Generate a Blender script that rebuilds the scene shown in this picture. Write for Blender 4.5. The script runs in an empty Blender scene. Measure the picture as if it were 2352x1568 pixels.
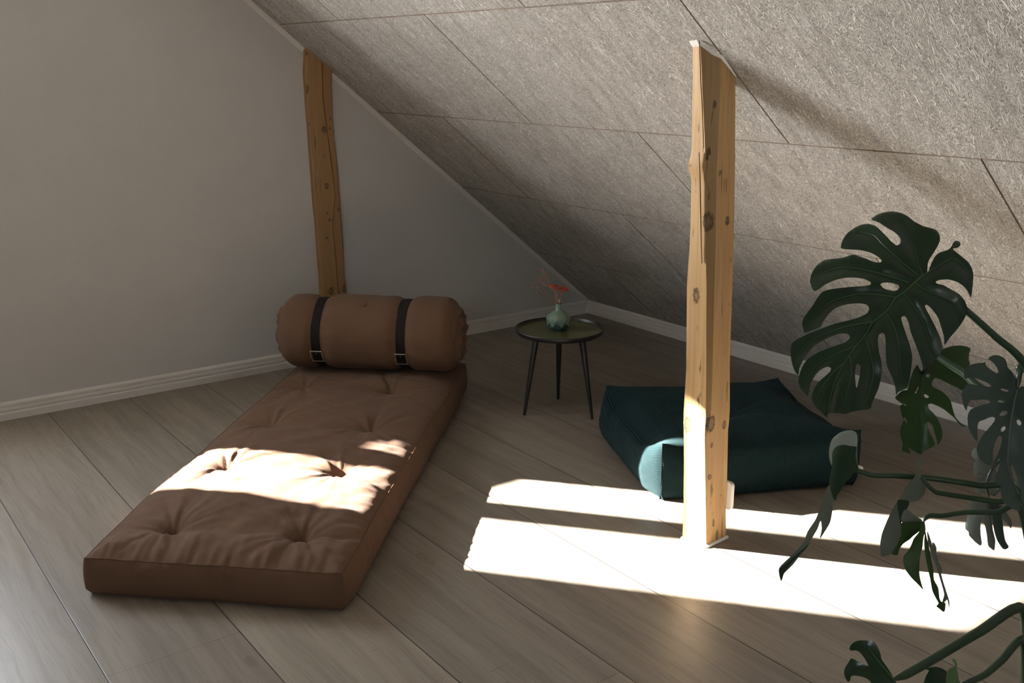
import bpy, bmesh, math, random
from mathutils import Vector, Matrix, noise, geometry
random.seed(7)
PI = math.pi
SC = bpy.context.scene
COL = SC.collection

# ------------------------------------------------------------------ camera
W, H, F = 2352.0, 1568.0, 2336.0
CAMP = Vector((3.6872, 4.3011, 1.382))
YAW, PITCH, ROLL = math.radians(143.786), math.radians(74.607), math.radians(-.042)
RM = Matrix.Rotation(YAW, 3, 'Z') @ Matrix.Rotation(PITCH, 3, 'X') @ Matrix.Rotation(ROLL, 3, 'Z')
SLOPE, Z0 = math.tan(math.radians(39.267)), .0726
RIDGE = 3.69

cd = bpy.data.cameras.new('camera')
cam = bpy.data.objects.new('camera', cd)
COL.objects.link(cam)
cd.sensor_width = 36.0
cd.lens = F / W * 36.0
cd.clip_start = .02
cam.matrix_world = Matrix.Translation(CAMP) @ RM.to_4x4()
SC.camera = cam

def ray(px, py):
    return RM @ Vector(((px - W / 2) / F, -(py - H / 2) / F, -1.0))
def at_depth(px, py, d):
    return CAMP + ray(px, py) * d
def on_z(px, py, z=0.0):
    r = ray(px, py); return CAMP + r * ((z - CAMP.z) / r.z)
def proj(p):
    v = RM.transposed() @ (Vector(p) - CAMP)
    return (v.x / -v.z * F + W / 2, H / 2 - v.y / -v.z * F)
def ceil_z(x):
    return Z0 + SLOPE * min(x, 2 * RIDGE - x)

# ------------------------------------------------------------------ helpers
class MB:
    def __init__(s):
        s.v, s.f, s.m, s.uv = [], [], [], None
    def add(s, vs, fs, mi=0):
        b = len(s.v)
        s.v += [tuple(v) for v in vs]
        for f in fs:
            s.f.append([b + i for i in f]); s.m.append(mi)
        return b
    def box(s, a, b, mi=0):
        (x0, y0, z0), (x1, y1, z1) = a, b
        vs = [(x0,y0,z0),(x1,y0,z0),(x1,y1,z0),(x0,y1,z0),(x0,y0,z1),(x1,y0,z1),(x1,y1,z1),(x0,y1,z1)]
        s.add(vs, [(0,3,2,1),(4,5,6,7),(0,1,5,4),(1,2,6,5),(2,3,7,6),(3,0,4,7)], mi)
    def prism(s, poly, axis_vec, mi=0):
        n = len(poly); av = Vector(axis_vec)
        vs = [Vector(p) for p in poly] + [Vector(p) + av for p in poly]
        fs = [tuple(range(n))[::-1], tuple(range(n, 2 * n))] + [(i, (i + 1) % n, n + (i + 1) % n, n + i) for i in range(n)]
        s.add(vs, fs, mi)
    def rings(s, rs, close=True, cap=True, mi=0):
        n = len(rs[0]); vs = [p for r in rs for p in r]; fs = []
        for i in range(len(rs) - 1):
            for j in range(n if close else n - 1):
                k = (j + 1) % n
                fs.append((i * n + j, i * n + k, (i + 1) * n + k, (i + 1) * n + j))
        if cap:
            fs.append(tuple(range(n))[::-1]); fs.append(tuple((len(rs) - 1) * n + j for j in range(n)))
        s.add(vs, fs, mi)
    def tube(s, pts, rad, n=8, mi=0, cap=True):
        pts = [Vector(p) for p in pts]
        if not hasattr(rad, '__len__'): rad = [rad] * len(pts)
        up = None; rs = []
        for i, p in enumerate(pts):
            t = (pts[min(i + 1, len(pts) - 1)] - pts[max(i - 1, 0)])
            if t.length < 1e-9: t = Vector((0, 0, 1))
            t.normalize()
            if up is None:
                up = Vector((0, 0, 1)) if abs(t.z) < .9 else Vector((1, 0, 0))
            a = (up - t * up.dot(t)).normalized(); b = t.cross(a); up = a
            rs.append([p + (a * math.cos(2 * PI * j / n) + b * math.sin(2 * PI * j / n)) * rad[i] for j in range(n)])
        s.rings(rs, True, cap, mi)
    def lathe(s, prof, n=48, c=(0, 0, 0), mi=0, cap=True):
        rs = [[(c[0] + r * math.cos(2 * PI * j / n), c[1] + r * math.sin(2 * PI * j / n), c[2] + z) for j in range(n)] for r, z in prof]
        s.rings(rs, True, cap, mi)
    def ball(s, c, r, n=8, mi=0, sc=(1, 1, 1)):
        rs = []
        for i in range(1, n // 2 + 2):
            a = PI * i / (n // 2 + 2) - PI / 2
            rs.append([(c[0] + sc[0] * r * math.cos(a) * math.cos(2 * PI * j / n), c[1] + sc[1] * r * math.cos(a) * math.sin(2 * PI * j / n), c[2] + sc[2] * r * math.sin(a)) for j in range(n)])
        s.rings(rs, True, True, mi)
    def build(s, name, mats, parent=None, smooth=True, ang=35, loc=None):
        me = bpy.data.meshes.new(name)
        me.from_pydata(s.v, [], s.f)
        if not isinstance(mats, (list, tuple)): mats = [mats]
        for m in mats: me.materials.append(m)
        me.polygons.foreach_set('material_index', s.m)
        bm = bmesh.new(); bm.from_mesh(me)
        bmesh.ops.recalc_face_normals(bm, faces=bm.faces)
        bm.to_mesh(me); bm.free()
        if smooth:
            me.polygons.foreach_set('use_smooth', [True] * len(me.polygons))
            if ang < 180: me.set_sharp_from_angle(angle=math.radians(ang))
        me.update()
        o = bpy.data.objects.new(name, me); COL.objects.link(o)
        if parent is not None:
            o.parent = parent
            o.matrix_parent_inverse = parent_inv(parent)
        return o
def world_of(p):
    loc = Matrix.Translation(p.location) @ p.rotation_euler.to_matrix().to_4x4()
    return loc if p.parent is None else world_of(p.parent) @ p.matrix_parent_inverse @ loc
def parent_inv(p):
    return world_of(p).inverted()
def thing(name, loc, label, cat, group=None):
    o = bpy.data.objects.new(name, None); COL.objects.link(o)
    o.location = loc; o.empty_display_size = .05
    return tag(o, label, cat, group)
def tag(o, label, cat, group=None):
    o['label'] = label; o['category'] = cat
    if group: o['group'] = group
    return o
def struct(o):
    o['kind'] = 'structure'; return o

# ------------------------------------------------------------------ materials
class NT:
    def __init__(s, name):
        s.m = bpy.data.materials.new(name); s.m.use_nodes = True
        s.t = s.m.node_tree; s.t.nodes.clear()
        s.out = s.t.nodes.new('ShaderNodeOutputMaterial')
        s.b = s.t.nodes.new('ShaderNodeBsdfPrincipled')
        s.t.links.new(s.b.outputs[0], s.out.inputs[0])
    def n(s, typ, **kw):
        n = s.t.nodes.new(typ)
        for k, v in kw.items(): setattr(n, k, v)
        return n
    def put(s, sock, v):
        if isinstance(v, bpy.types.NodeSocket): s.t.links.new(v, sock)
        elif v is not None: sock.default_value = v
    def math(s, op, a, b=None, c=None, clamp=False):
        n = s.n('ShaderNodeMath', operation=op, use_clamp=clamp)
        s.put(n.inputs[0], a); s.put(n.inputs[1], b)
        if c is not None: s.put(n.inputs[2], c)
        return n.outputs[0]
    def vmath(s, op, a, b=None):
        n = s.n('ShaderNodeVectorMath', operation=op)
        s.put(n.inputs[0], a)
        if b is not None: s.put(n.inputs[1], b)
        return n.outputs['Value'] if op in ('DISTANCE', 'LENGTH', 'DOT_PRODUCT') else n.outputs[0]
    def mapr(s, v, a, b, c=0.0, d=1.0, smooth=False):
        n = s.n('ShaderNodeMapRange', clamp=True)
        if smooth: n.interpolation_type = 'SMOOTHSTEP'
        s.put(n.inputs[0], v)
        for i, x in enumerate((a, b, c, d)): s.put(n.inputs[1 + i], x)
        return n.outputs[0]
    def mix(s, f, a, b, blend='MIX'):
        n = s.n('ShaderNodeMix', data_type='RGBA', blend_type=blend)
        s.put(n.inputs[0], f)
        s.put(n.inputs[6], a if not isinstance(a, tuple) else (*a, 1)[:4]); s.put(n.inputs[7], b if not isinstance(b, tuple) else (*b, 1)[:4])
        return n.outputs[2]
    def coord(s, which='Object'):
        return s.n('ShaderNodeTexCoord').outputs[which]
    def mapping(s, v, loc=(0,0,0), rot=(0,0,0), sc=(1,1,1)):
        n = s.n('ShaderNodeMapping')
        s.put(n.inputs[0], v); s.put(n.inputs[1], loc); s.put(n.inputs[2], rot); s.put(n.inputs[3], sc)
        return n.outputs[0]
    def noise(s, v, scale=5, detail=3, rough=.5, dist=0, dim='3D', w=None):
        n = s.n('ShaderNodeTexNoise', noise_dimensions=dim)
        s.put(n.inputs['Vector'], v); s.put(n.inputs['Scale'], scale); s.put(n.inputs['Detail'], detail)
        s.put(n.inputs['Roughness'], rough); s.put(n.inputs['Distortion'], dist)
        if w is not None: s.put(n.inputs['W'], w)
        return n.outputs[0]
    def sep(s, v):
        n = s.n('ShaderNodeSeparateXYZ'); s.put(n.inputs[0], v); return n.outputs
    def comb(s, x, y, z):
        n = s.n('ShaderNodeCombineXYZ'); s.put(n.inputs[0], x); s.put(n.inputs[1], y); s.put(n.inputs[2], z); return n.outputs[0]
    def bump(s, h, strength=.3, dist=.01):
        n = s.n('ShaderNodeBump'); s.put(n.inputs['Height'], h)
        n.inputs['Strength'].default_value = strength; n.inputs['Distance'].default_value = dist
        s.t.links.new(n.outputs[0], s.b.inputs['Normal']); return n.outputs[0]
    def set(s, color=None, rough=None, spec=None, metal=None, **kw):
        if color is not None: s.put(s.b.inputs['Base Color'], (*color, 1) if isinstance(color, tuple) else color)
        if rough is not None: s.put(s.b.inputs['Roughness'], rough)
        if spec is not None: s.put(s.b.inputs['Specular IOR Level'], spec)
        if metal is not None: s.put(s.b.inputs['Metallic'], metal)
        for k, v in kw.items(): s.put(s.b.inputs[k], v)
        return s

def simple(name, color, rough=.5, spec=.4, metal=0, nz=0, nsc=40, **kw):
    t = NT(name); c = t.coord()
    if nz:
        k = t.noise(c, nsc, 3)
        col = t.mix(k, tuple(x * (1 - nz) for x in color), tuple(min(1, x * (1 + nz)) for x in color))
    else: col = color
    t.set(col, rough, spec, metal, **kw); return t.m

def m_floor():
    t = NT('oak_laminate'); c = t.coord(); x, y, z = t.sep(c)
    u = t.math('DIVIDE', t.math('SUBTRACT', x, 2.244), .3266)
    idx = t.math('FLOOR', u); fr = t.math('FRACT', u)
    edge = t.math('MULTIPLY', t.math('MINIMUM', fr, t.math('SUBTRACT', 1.0, fr)), .3266)
    joint = t.mapr(edge, .0009, .0022, 1, 0)
    off = t.math('MULTIPLY', idx, 3.71)
    # plank end joints
    rnd = t.n('ShaderNodeTexWhiteNoise', noise_dimensions='1D'); t.put(rnd.inputs['W'], idx)
    yy = t.math('ADD', y, t.math('MULTIPLY', rnd.outputs['Value'], 2.3))
    fe = t.math('FRACT', t.math('DIVIDE', yy, 2.05))
    ed = t.math('MULTIPLY', t.math('MINIMUM', fe, t.math('SUBTRACT', 1.0, fe)), 2.05)
    joint2 = t.mapr(ed, .0005, .0014, .55, 0)
    v = t.comb(x, t.math('ADD', y, off), t.math('MULTIPLY', idx, 1.3))
    warp = t.noise(t.mapping(v, sc=(5, 1.1, 1)), 1.6, 3, .55)
    v2 = t.comb(t.math('ADD', x, t.math('MULTIPLY', warp, .06)), t.math('ADD', y, off), idx)
    g1 = t.noise(t.mapping(v2, sc=(150, 5.5, 1)), 1, 4, .65)
    g2 = t.noise(t.mapping(v2, sc=(24, 1.1, 1)), 1, 4, .6)
    g3 = t.noise(t.mapping(v2, sc=(7, .55, 1)), 1, 3, .5)
    col = t.mix(g3, (.190, .158, .127), (.300, .260, .213))
    col = t.mix(t.mapr(g2, .48, .70, 0, .75), col, (.155, .128, .102))
    col = t.mix(t.mapr(g2, .47, .3, 0, .35), col, (.335, .29, .238))
    col = t.mix(t.mapr(g1, .48, .72, 0, .5), col, (.14, .115, .09))
    # rustic cross cracks and knots
    ck = t.noise(t.mapping(v2, sc=(9, 75, 1)), 1, 2, .4)
    ckm = t.math('MULTIPLY', t.mapr(ck, .70, .78), t.mapr(t.noise(t.mapping(v, sc=(3, 2.1, 1)), 1.3, 1), .52, .62))
    col = t.mix(t.math('MULTIPLY', ckm, .6), col, (.10, .08, .062))
    vo = t.n('ShaderNodeTexVoronoi', feature='F1'); t.put(vo.inputs['Vector'], t.mapping(v2, sc=(4.2, 1.7, 1))); t.put(vo.inputs['Scale'], 1.0)
    kn = t.mapr(vo.outputs['Distance'], .035, .11, 1, 0, True)
    ring = t.math('SINE', t.math('MULTIPLY', vo.outputs['Distance'], 150))
    knc = t.mix(t.mapr(ring, -1, 1), (.10, .08, .06), (.22, .18, .14))
    col = t.mix(t.math('MULTIPLY', kn, .62), col, knc)
    tone = t.n('ShaderNodeTexWhiteNoise', noise_dimensions='1D'); t.put(tone.inputs['W'], t.math('ADD', t.math('FLOOR', t.math('DIVIDE', yy, 2.05)), t.math('MULTIPLY', idx, 17.3)))
    col = t.mix(1.0, col, t.mix(tone.outputs['Value'], (.90, .90, .90), (1.06, 1.05, 1.03)), 'MULTIPLY')
    j = t.math('MAXIMUM', joint, joint2)
    col = t.mix(j, col, (.028, .022, .018))
    hgt = t.math('SUBTRACT', t.math('MULTIPLY', g1, .12), t.math('MULTIPLY', j, 1.0))
    t.bump(hgt, .25, .0015)
    t.set(col, t.mapr(g1, .3, .8, .34, .46), .5)
    return t.m

def m_wall():
    t = NT('wall_paint'); c = t.coord()
    a = t.noise(c, 90, 4, .6); b = t.noise(c, 9, 3)
    t.set(t.mix(b, (.535, .53, .52), (.57, .565, .555)), .75, .2)
    t.bump(t.math('ADD', a, t.math('MULTIPLY', b, 1.5)), .16, .004)
    return t.m

def m_woodwool():
    t = NT('wood_wool_board'); c = t.coord()
    P0 = t.mapping(c, rot=(0, math.radians(39.267), 0))       # x along the slope, y along the eave
    lay = None; hg = None; tot = None
    for k, (rot, sc, ns, lv) in enumerate([(.5, (1, 4.2, 1), 11, 7), (1.75, (1, 4.6, 1), 10, 7), (2.65, (1, 4.0, 1), 12, 6), (-.35, (1, 4.8, 1), 9, 8), (1.15, (1, 3.6, 1), 14, 6)]):
        q = t.mapping(P0, loc=(k * 3.7, k * 1.9, k * 5.1), rot=(0, 0, rot), sc=sc)
        n = t.noise(q, ns, 1.0, .4, .1)
        pp = t.math('PINGPONG', t.math('MULTIPLY', n, lv * 2.0), .5)
        m = t.mapr(pp, .0, .15, 1, 0, True)
        brk = t.mapr(t.noise(q, ns * .8, 1), .42, .56)
        m = t.math('MULTIPLY', m, brk)
        lvl = t.math('MULTIPLY', m, .62 + .095 * k)
        hg = lvl if hg is None else t.math('MAXIMUM', hg, lvl)
    fine = t.noise(t.mapping(P0, sc=(1, 1, 1)), 190, 3, .7)
    tint = t.noise(P0, 55, 2)
    base = t.mapr(fine, .30, .62)
    dark = t.mix(base, (.17, .155, .135), (.46, .44, .41))
    light = t.mix(tint, (.62, .605, .56), (.72, .705, .67))
    col = t.mix(t.mapr(hg, .10, .62), dark, light)
    sp = t.mapr(t.noise(P0, 260, 2, .6), .64, .72)
    col = t.mix(t.math('MULTIPLY', sp, t.mapr(hg, .5, .15)), col, (.07, .055, .045))
    t.set(col, .9, .1)
    t.bump(t.math('ADD', hg, t.math('MULTIPLY', fine, .35)), .55, .004)
    return t.m

def m_timber(name, knots, cracks, grain_axis=2, warm=1.0, k=1.0):
    t = NT(name); c = t.coord(); x, y, z = t.sep(c)
    w = t.noise(t.mapping(c, sc=(6, 6, 1.3)), 1.5, 3)
    v = t.vmath('ADD', c, t.comb(t.math('MULTIPLY', w, .03), t.math('MULTIPLY', w, -.03), 0.0))
    g1 = t.noise(t.mapping(v, sc=(170, 170, 3.2)), 1, 4, .6)
    g2 = t.noise(t.mapping(v, sc=(38, 38, .9)), 1, 3, .55)
    g3 = t.noise(t.mapping(c, sc=(9, 9, 2.0)), 1, 3)
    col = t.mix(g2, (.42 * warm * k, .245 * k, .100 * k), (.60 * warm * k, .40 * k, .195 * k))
    col = t.mix(t.mapr(g1, .5, .8, 0, .5), col, (.22, .112, .042))
    col = t.mix(t.mapr(g3, .55, .75, 0, .35), col, (.25, .13, .05))
    sp = t.math('MULTIPLY', t.mapr(t.noise(t.mapping(c, sc=(60, 60, 16)), 1, 2, .5), .67, .73), t.mapr(t.noise(c, 7, 2), .42, .6))
    col = t.mix(t.math('MULTIPLY', sp, .8), col, (.035, .022, .014))
    st = t.math('MULTIPLY', t.mapr(t.noise(t.mapping(v, sc=(120, 120, 5)), 1, 2, .4), .66, .72), t.mapr(t.noise(c, 5, 2), .45, .6))
    col = t.mix(t.math('MULTIPLY', st, .7), col, (.06, .035, .02))
    kd = None
    for (p, rx, rz) in knots:
        d = t.vmath('LENGTH', t.vmath('MULTIPLY', t.vmath('SUBTRACT', v, (p[0] + .015, p[1] - .015, p[2])), (1 / rx, 1 / rx, 1 / rz)))
        kd = d if kd is None else t.math('MINIMUM', kd, d)
    if kd is not None:
        kn2 = t.math('ADD', kd, t.math('MULTIPLY', t.math('SUBTRACT', t.noise(c, 130, 2), .5), .9))
        core = t.mapr(kn2, .5, 1.05, 1, 0)
        rim = t.math('MULTIPLY', t.mapr(kn2, .55, .8), t.mapr(kn2, 1.2, .85))
        col = t.mix(t.math('MULTIPLY', core, .72), col, (.15, .095, .055))
        col = t.mix(t.math('MULTIPLY', rim, .8), col, (.04, .026, .018))
    t.set(col, .55, .3)
    t.bump(t.math('ADD', t.math('MULTIPLY', g1, .5), g2), .25, .003)
    return t.m

def m_canvas(name, a, b, sc=900, bump=.12, rough=.9, uvw=False):
    t = NT(name); c = t.coord()
    n1 = t.noise(c, 3.5, 3); n2 = t.noise(c, sc, 2, .6)
    col = t.mix(n1, a, b)
    col = t.mix(t.mapr(n2, .3, .7, 0, .16), col, tuple(x * .55 for x in a))
    t.set(col, rough, .12)
    t.b.inputs['Sheen Weight'].default_value = .04; t.b.inputs['Sheen Roughness'].default_value = .5
    t.bump(t.math('ADD', n2, t.math('MULTIPLY', t.noise(c, 60, 3), 2.0)), bump, .002)
    return t.m

def m_corduroy():
    t = NT('teal_corduroy'); uv = t.n('ShaderNodeUVMap').outputs[0]; x, y, z = t.sep(uv)
    wob = t.math('MULTIPLY', t.noise(t.coord(), 14, 2), .001)
    ph = t.math('MULTIPLY', t.math('ADD', x, wob), 2 * PI / .0044)
    rib = t.mapr(t.math('SINE', ph), -1, 1)
    n1 = t.noise(t.coord(), 6, 3)
    col = t.mix(rib, (.0015, .005, .006), t.mix(n1, (.010, .030, .033), (.015, .041, .043)))
    t.set(col, .85, .1)
    t.b.inputs['Sheen Weight'].default_value = .05; t.b.inputs['Sheen Roughness'].default_value = .4
    t.b.inputs['Sheen Tint'].default_value = (.55, .9, .9, 1)
    t.bump(rib, .8, .0022)
    return t.m

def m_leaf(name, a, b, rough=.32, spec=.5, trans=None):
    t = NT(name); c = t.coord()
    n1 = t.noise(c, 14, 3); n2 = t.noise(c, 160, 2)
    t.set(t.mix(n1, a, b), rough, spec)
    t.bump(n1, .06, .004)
    if trans:
        tr = t.n('ShaderNodeBsdfTranslucent'); tr.inputs[0].default_value = (*trans, 1)
        mx = t.n('ShaderNodeMixShader'); mx.inputs[0].default_value = .22
        t.t.links.new(t.b.outputs[0], mx.inputs[1]); t.t.links.new(tr.outputs[0], mx.inputs[2]); t.t.links.new(mx.outputs[0], t.out.inputs[0])
    return t.m

def m_glass():
    t = NT('window_glass')
    a = t.n('ShaderNodeBsdfTransparent'); g = t.n('ShaderNodeBsdfGlossy'); g.inputs['Roughness'].default_value = .02
    mx = t.n('ShaderNodeMixShader'); mx.inputs[0].default_value = .05; t.t.links.new(a.outputs[0], mx.inputs[1]); t.t.links.new(g.outputs[0], mx.inputs[2])
    t.t.links.new(mx.outputs[0], t.out.inputs[0]); return t.m

M = dict(
    floor=m_floor(), wall=m_wall(), wool=m_woodwool(), glass=m_glass(),
    trim=simple('white_trim_paint', (.66, .64, .61), .45, .4, nz=.03),
    joint=simple('board_joint', (.235, .19, .15), .9, .1, nz=.6, nsc=45),
    caulk=simple('white_caulk', (.80, .79, .75), .45, .4, nz=.05),
    canvas=m_canvas('rust_canvas', (.118, .067, .040), (.146, .085, .053)),
    canvas2=m_canvas('rust_canvas_roll', (.118, .067, .040), (.146, .085, .053)),
    seam=simple('rust_thread', (.11, .055, .035), .9, .1),
    strap=simple('black_leather_strap', (.010, .0085, .0075), .7, .2, nz=.3, nsc=90),
    metal=simple('dull_brass', (.60, .54, .45), .4, .5, .6),
    cord=m_corduroy(),
    seamteal=simple('dark_teal_thread', (.006, .016, .018), .9, .1),
    tagw=simple('white_label_cloth', (.62, .61, .58), .8, .2, nz=.05),
    ink=simple('black_ink', (.03, .035, .035), .8, .1),
    black=simple('black_lacquer', (.012, .012, .012), .38, .45, nz=.2),
    olive=simple('olive_enamel', (.085, .088, .040), .22, .5, nz=.08, nsc=12),
    glaze1=simple('sage_glaze', (.125, .190, .145), .16, .55, nz=.10, nsc=22),
    glaze2=simple('deep_teal_glaze', (.030, .072, .062), .14, .55, nz=.2, nsc=30),
    hole=simple('vase_inside', (.01, .012, .01), .8, .1),
    stem=simple('dry_rust_stem', (.32, .135, .075), .8, .2, nz=.2),
    stalk=simple('pale_dry_stalk', (.62, .52, .38), .8, .2),
    petal=simple('rust_red_florets', (.33, .062, .03), .8, .2, nz=.4, nsc=300),
    sprig=simple('dusty_pink_sprig', (.42, .17, .115), .8, .2, nz=.2),
    plastic=simple('white_plastic', (.78, .77, .73), .35, .5),
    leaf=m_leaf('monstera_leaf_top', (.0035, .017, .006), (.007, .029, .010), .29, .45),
    leafb=m_leaf('monstera_leaf_fresh', (.022, .058, .012), (.032, .078, .018), .38, .4, (.12, .26, .04)),
    leafg=m_leaf('monstera_leaf_dusty', (.030, .052, .042), (.044, .072, .056), .42, .4),
    back=m_leaf('monstera_leaf_back', (.075, .092, .070), (.155, .172, .140), .5, .35),
    back2=m_leaf('monstera_leaf_back_fresh', (.05, .10, .03), (.07, .13, .04), .5, .35),
    rib=m_leaf('monstera_midrib', (.030, .070, .028), (.045, .09, .035), .4, .4),
    petiole=m_leaf('monstera_petiole', (.014, .036, .017), (.022, .050, .024), .38, .45),
    bark=simple('monstera_stem', (.055, .06, .03), .75, .3, nz=.4),
    pot=simple('terracotta_pot', (.42, .20, .12), .8, .2, nz=.15),
    soil=simple('potting_soil', (.035, .024, .016), .95, .1, nz=.5, nsc=120),
)

# ------------------------------------------------------------------ room shell
RL = 6.7           # length along the eave
XW = 2 * RIDGE     # width under the two slopes
b = MB(); b.box((-.25, -.40, -.06), (XW + .25, RL + .3, 0)); fl = struct(b.build('floor', M['floor'], smooth=False))

# gable wall with its window opening
WX0, WX1, WZ0, WZ1, WT = 3.157, 4.330, .78, 2.06, .335
b = MB()
def gp(x0, z0, x1, z1, y0=-WT, y1=0):
    b.box((x0, y0, z0), (x1, y1, z1))
b.prism([(-.2, 0, -.05), (WX0, 0, -.05), (WX0, 0, ceil_z(WX0) + .05), (-.2, 0, Z0 - .2 * SLOPE + .05)], (0, -WT, 0))
b.prism([(WX1, 0, -.05), (XW + .2, 0, -.05), (XW + .2, 0, Z0 - .2 * SLOPE + .05), (WX1, 0, ceil_z(WX1) + .05)], (0, -WT, 0))
b.prism([(WX0, 0, -.05), (WX1, 0, -.05), (WX1, 0, WZ0), (WX0, 0, WZ0)], (0, -WT, 0))
b.prism([(WX0, 0, WZ1), (WX1, 0, WZ1), (WX1, 0, ceil_z(WX1) + .05), (RIDGE, 0, ceil_z(RIDGE) + .05), (WX0, 0, ceil_z(WX0) + .05)], (0, -WT, 0))
struct(b.build('wall_left', M['wall'], smooth=False))
b = MB()
b.prism([(-.2, RL, -.05), (XW + .2, RL, -.05), (XW + .2, RL, Z0 - .2 * SLOPE + .05), (RIDGE, RL, ceil_z(RIDGE) + .05), (-.2, RL, Z0 - .2 * SLOPE + .05)], (0, .3, 0))
struct(b.build('wall_back', M['wall'], smooth=False))

# wood-wool ceiling boards (0.6 x 1.2 m, bevelled edges) on the slope
def slope_pt(s_, y, h, side=0):
    ca, sa = math.cos(math.atan(SLOPE)), math.sin(math.atan(SLOPE))
    x = s_ * ca + h * sa; z = Z0 + s_ * sa - h * ca
    if side: x = XW - x
    return (x, y, z)
CA = math.cos(math.atan(SLOPE))
SMAX = RIDGE / CA
SK0, SK1, SKY0, SKY1 = 2.45, 3.00, 4.75, 5.32      # added fill-light opening in the other slope
def cut(side, a0, a1, c0, c1):
    if not side or a1 <= SK0 or a0 >= SK1 or c1 <= SKY0 or c0 >= SKY1: return [(a0, a1, c0, c1)]
    out = []
    if a0 < SK0: out.append((a0, SK0, c0, c1))
    if a1 > SK1: out.append((SK1, a1, c0, c1))
    m0, m1 = max(a0, SK0), min(a1, SK1)
    if c0 < SKY0: out.append((m0, m1, c0, SKY0))
    if c1 > SKY1: out.append((m0, m1, SKY1, c1))
    return out
def ceiling(side):
    b = MB()
    s0 = .3955 / CA - .6
    row = 0
    bev, gap = .0022, .0006
    s_ = s0
    while s_ < SMAX:
        ra0, ra1 = max(s_, -.02), min(s_ + .6, SMAX)
        yoff = .577 if row % 2 == 0 else 1.205
        y = yoff - 2.4
        while y < RL:
            c0, c1 = max(y, 0), min(y + 1.2, RL)
            for (a0, a1, c0, c1) in cut(side, ra0, ra1, c0, c1):
                if c1 - c0 < .02 or a1 - a0 < .02: continue
                o = [slope_pt(p, q, -.004, side) for p, q in ((a0 + gap, c0 + gap), (a1 - gap, c0 + gap), (a1 - gap, c1 - gap), (a0 + gap, c1 - gap))]
                i = [slope_pt(p, q, 0, side) for p, q in ((a0 + gap + bev, c0 + gap + bev), (a1 - gap - bev, c0 + gap + bev), (a1 - gap - bev, c1 - gap - bev), (a0 + gap + bev, c1 - gap - bev))]
                b.add(o + i, [(4, 5, 6, 7)], 0)
                b.add(o + i, [(0, 1, 5, 4), (1, 2, 6, 5), (2, 3, 7, 6), (3, 0, 4, 7)], 1)
            y += 1.2
        s_ += .6; row += 1
    for (a0, a1, c0, c1) in cut(side, -.3, SMAX + .05, -.34, RL + .3):
        q4 = ((a0, c0), (a1, c0), (a1, c1), (a0, c1))
        o = [slope_pt(p, q, -.004, side) for p, q in q4]
        u = [slope_pt(p, q, -.16, side) for p, q in q4]
        b.add(o + u, [(0, 1, 2, 3), (4, 7, 6, 5), (0, 4, 5, 1), (1, 5, 6, 2), (2, 6, 7, 3), (3, 7, 4, 0)], 1)
    return b
c1 = ceiling(0).build('ceiling', [M['wool'], M['joint']], smooth=False); struct(c1)
c2 = ceiling(1).build('ceiling', [M['wool'], M['joint']], smooth=False); struct(c2)

# skirting boards with a stepped profile
PROF = [(0, 0), (.013, 0), (.013, .027), (.011, .030), (.0085, .032), (.0085, .035), (.011, .037), (.0115, .044), (.011, .048), (.0075, .050), (.0075, .053), (.0095, .055), (.0095, .064), (.006, .070), (.003, .0735), (0, .0735)]
def skirting(name, p0, p1, nrm):
    b = MB(); p0, p1, nrm = Vector(p0), Vector(p1), Vector(nrm)
    rs = [[p + nrm * (d - .013) + Vector((0, 0, z)) for d, z in PROF] for p in (p0, p1)]
    b.rings(rs)
    return struct(b.build(name, M['trim'], ang=25))
skirting('baseboard_left', (0, .013, 0), (XW, .013, 0), (0, 1, 0)).location.y = 0
skirting('baseboard_right', (.013, 0, 0), (.013, RL, 0), (1, 0, 0))
# small white cover strip between gable wall and ceiling
b = MB(); d = Vector((CA, 0, math.sin(math.atan(SLOPE)))); nn = Vector((d.z, 0, -d.x))
for side, (sa, sb) in ((0, (.0, (1.547 - 0) / CA - .005)), (0, (1.667 / CA + .005, SMAX)), (1, (0, SMAX))):
    pts = []
    for s_ in (sa, sb):
        p = Vector((s_ * d.x, 0, Z0 + s_ * d.z))
        r = [p + nn * a + Vector((0, q, 0)) for a, q in ((-.004, -.004), (-.004, .010), (.006, .010), (.016, .006), (.0205, .0005), (.0205, -.004))]
        if side: r = [Vector((XW - v.x, v.y, v.z)) for v in r]
        pts.append(r)
    b.rings(pts)
struct(b.build('trim_1', M['trim'], ang=25))

# window in the gable: outer frame, mullion, two sashes with glass
w = bpy.data.objects.new('window_1', None); COL.objects.link(w); w.location = (RIDGE, -.30, WZ0); struct(w)
FY0, FY1 = -.33, -.26
MX0, MX1, FX0, FX1, GZ, R1, R2 = 3.692, 3.799, 3.207, 4.276, 1.995, .905, 1.140
b = MB()
b.box((WX0, FY0, WZ0), (FX0, FY1, WZ1)); b.box((FX1, FY0, WZ0), (WX1, FY1, WZ1))
b.box((FX0, FY0, GZ), (FX1, FY1, WZ1)); b.box((MX0, FY0, WZ0), (MX1, FY1, GZ))
b.box((MX1, FY0, WZ0), (FX1, FY1, R1)); b.box((FX0, FY0, WZ0), (MX0, FY1, R2))  # second rail raised only to block low sun from the mattress
b.build('window_frame', M['trim'], w, smooth=False)
for x0, x1, z0 in ((FX0, MX0, R2), (MX1, FX1, R1)):
    b = MB(); b.box((x0, -.298, z0), (x1, -.294, GZ)); b.build('window_pane', M['glass'], w, smooth=False)
b = MB(); b.box((WX0 + .001, FY1, WZ0 + .0005), (WX1 - .001, .016, WZ0 + .014)); b.build('window_sill', M['trim'], w, smooth=False)

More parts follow.
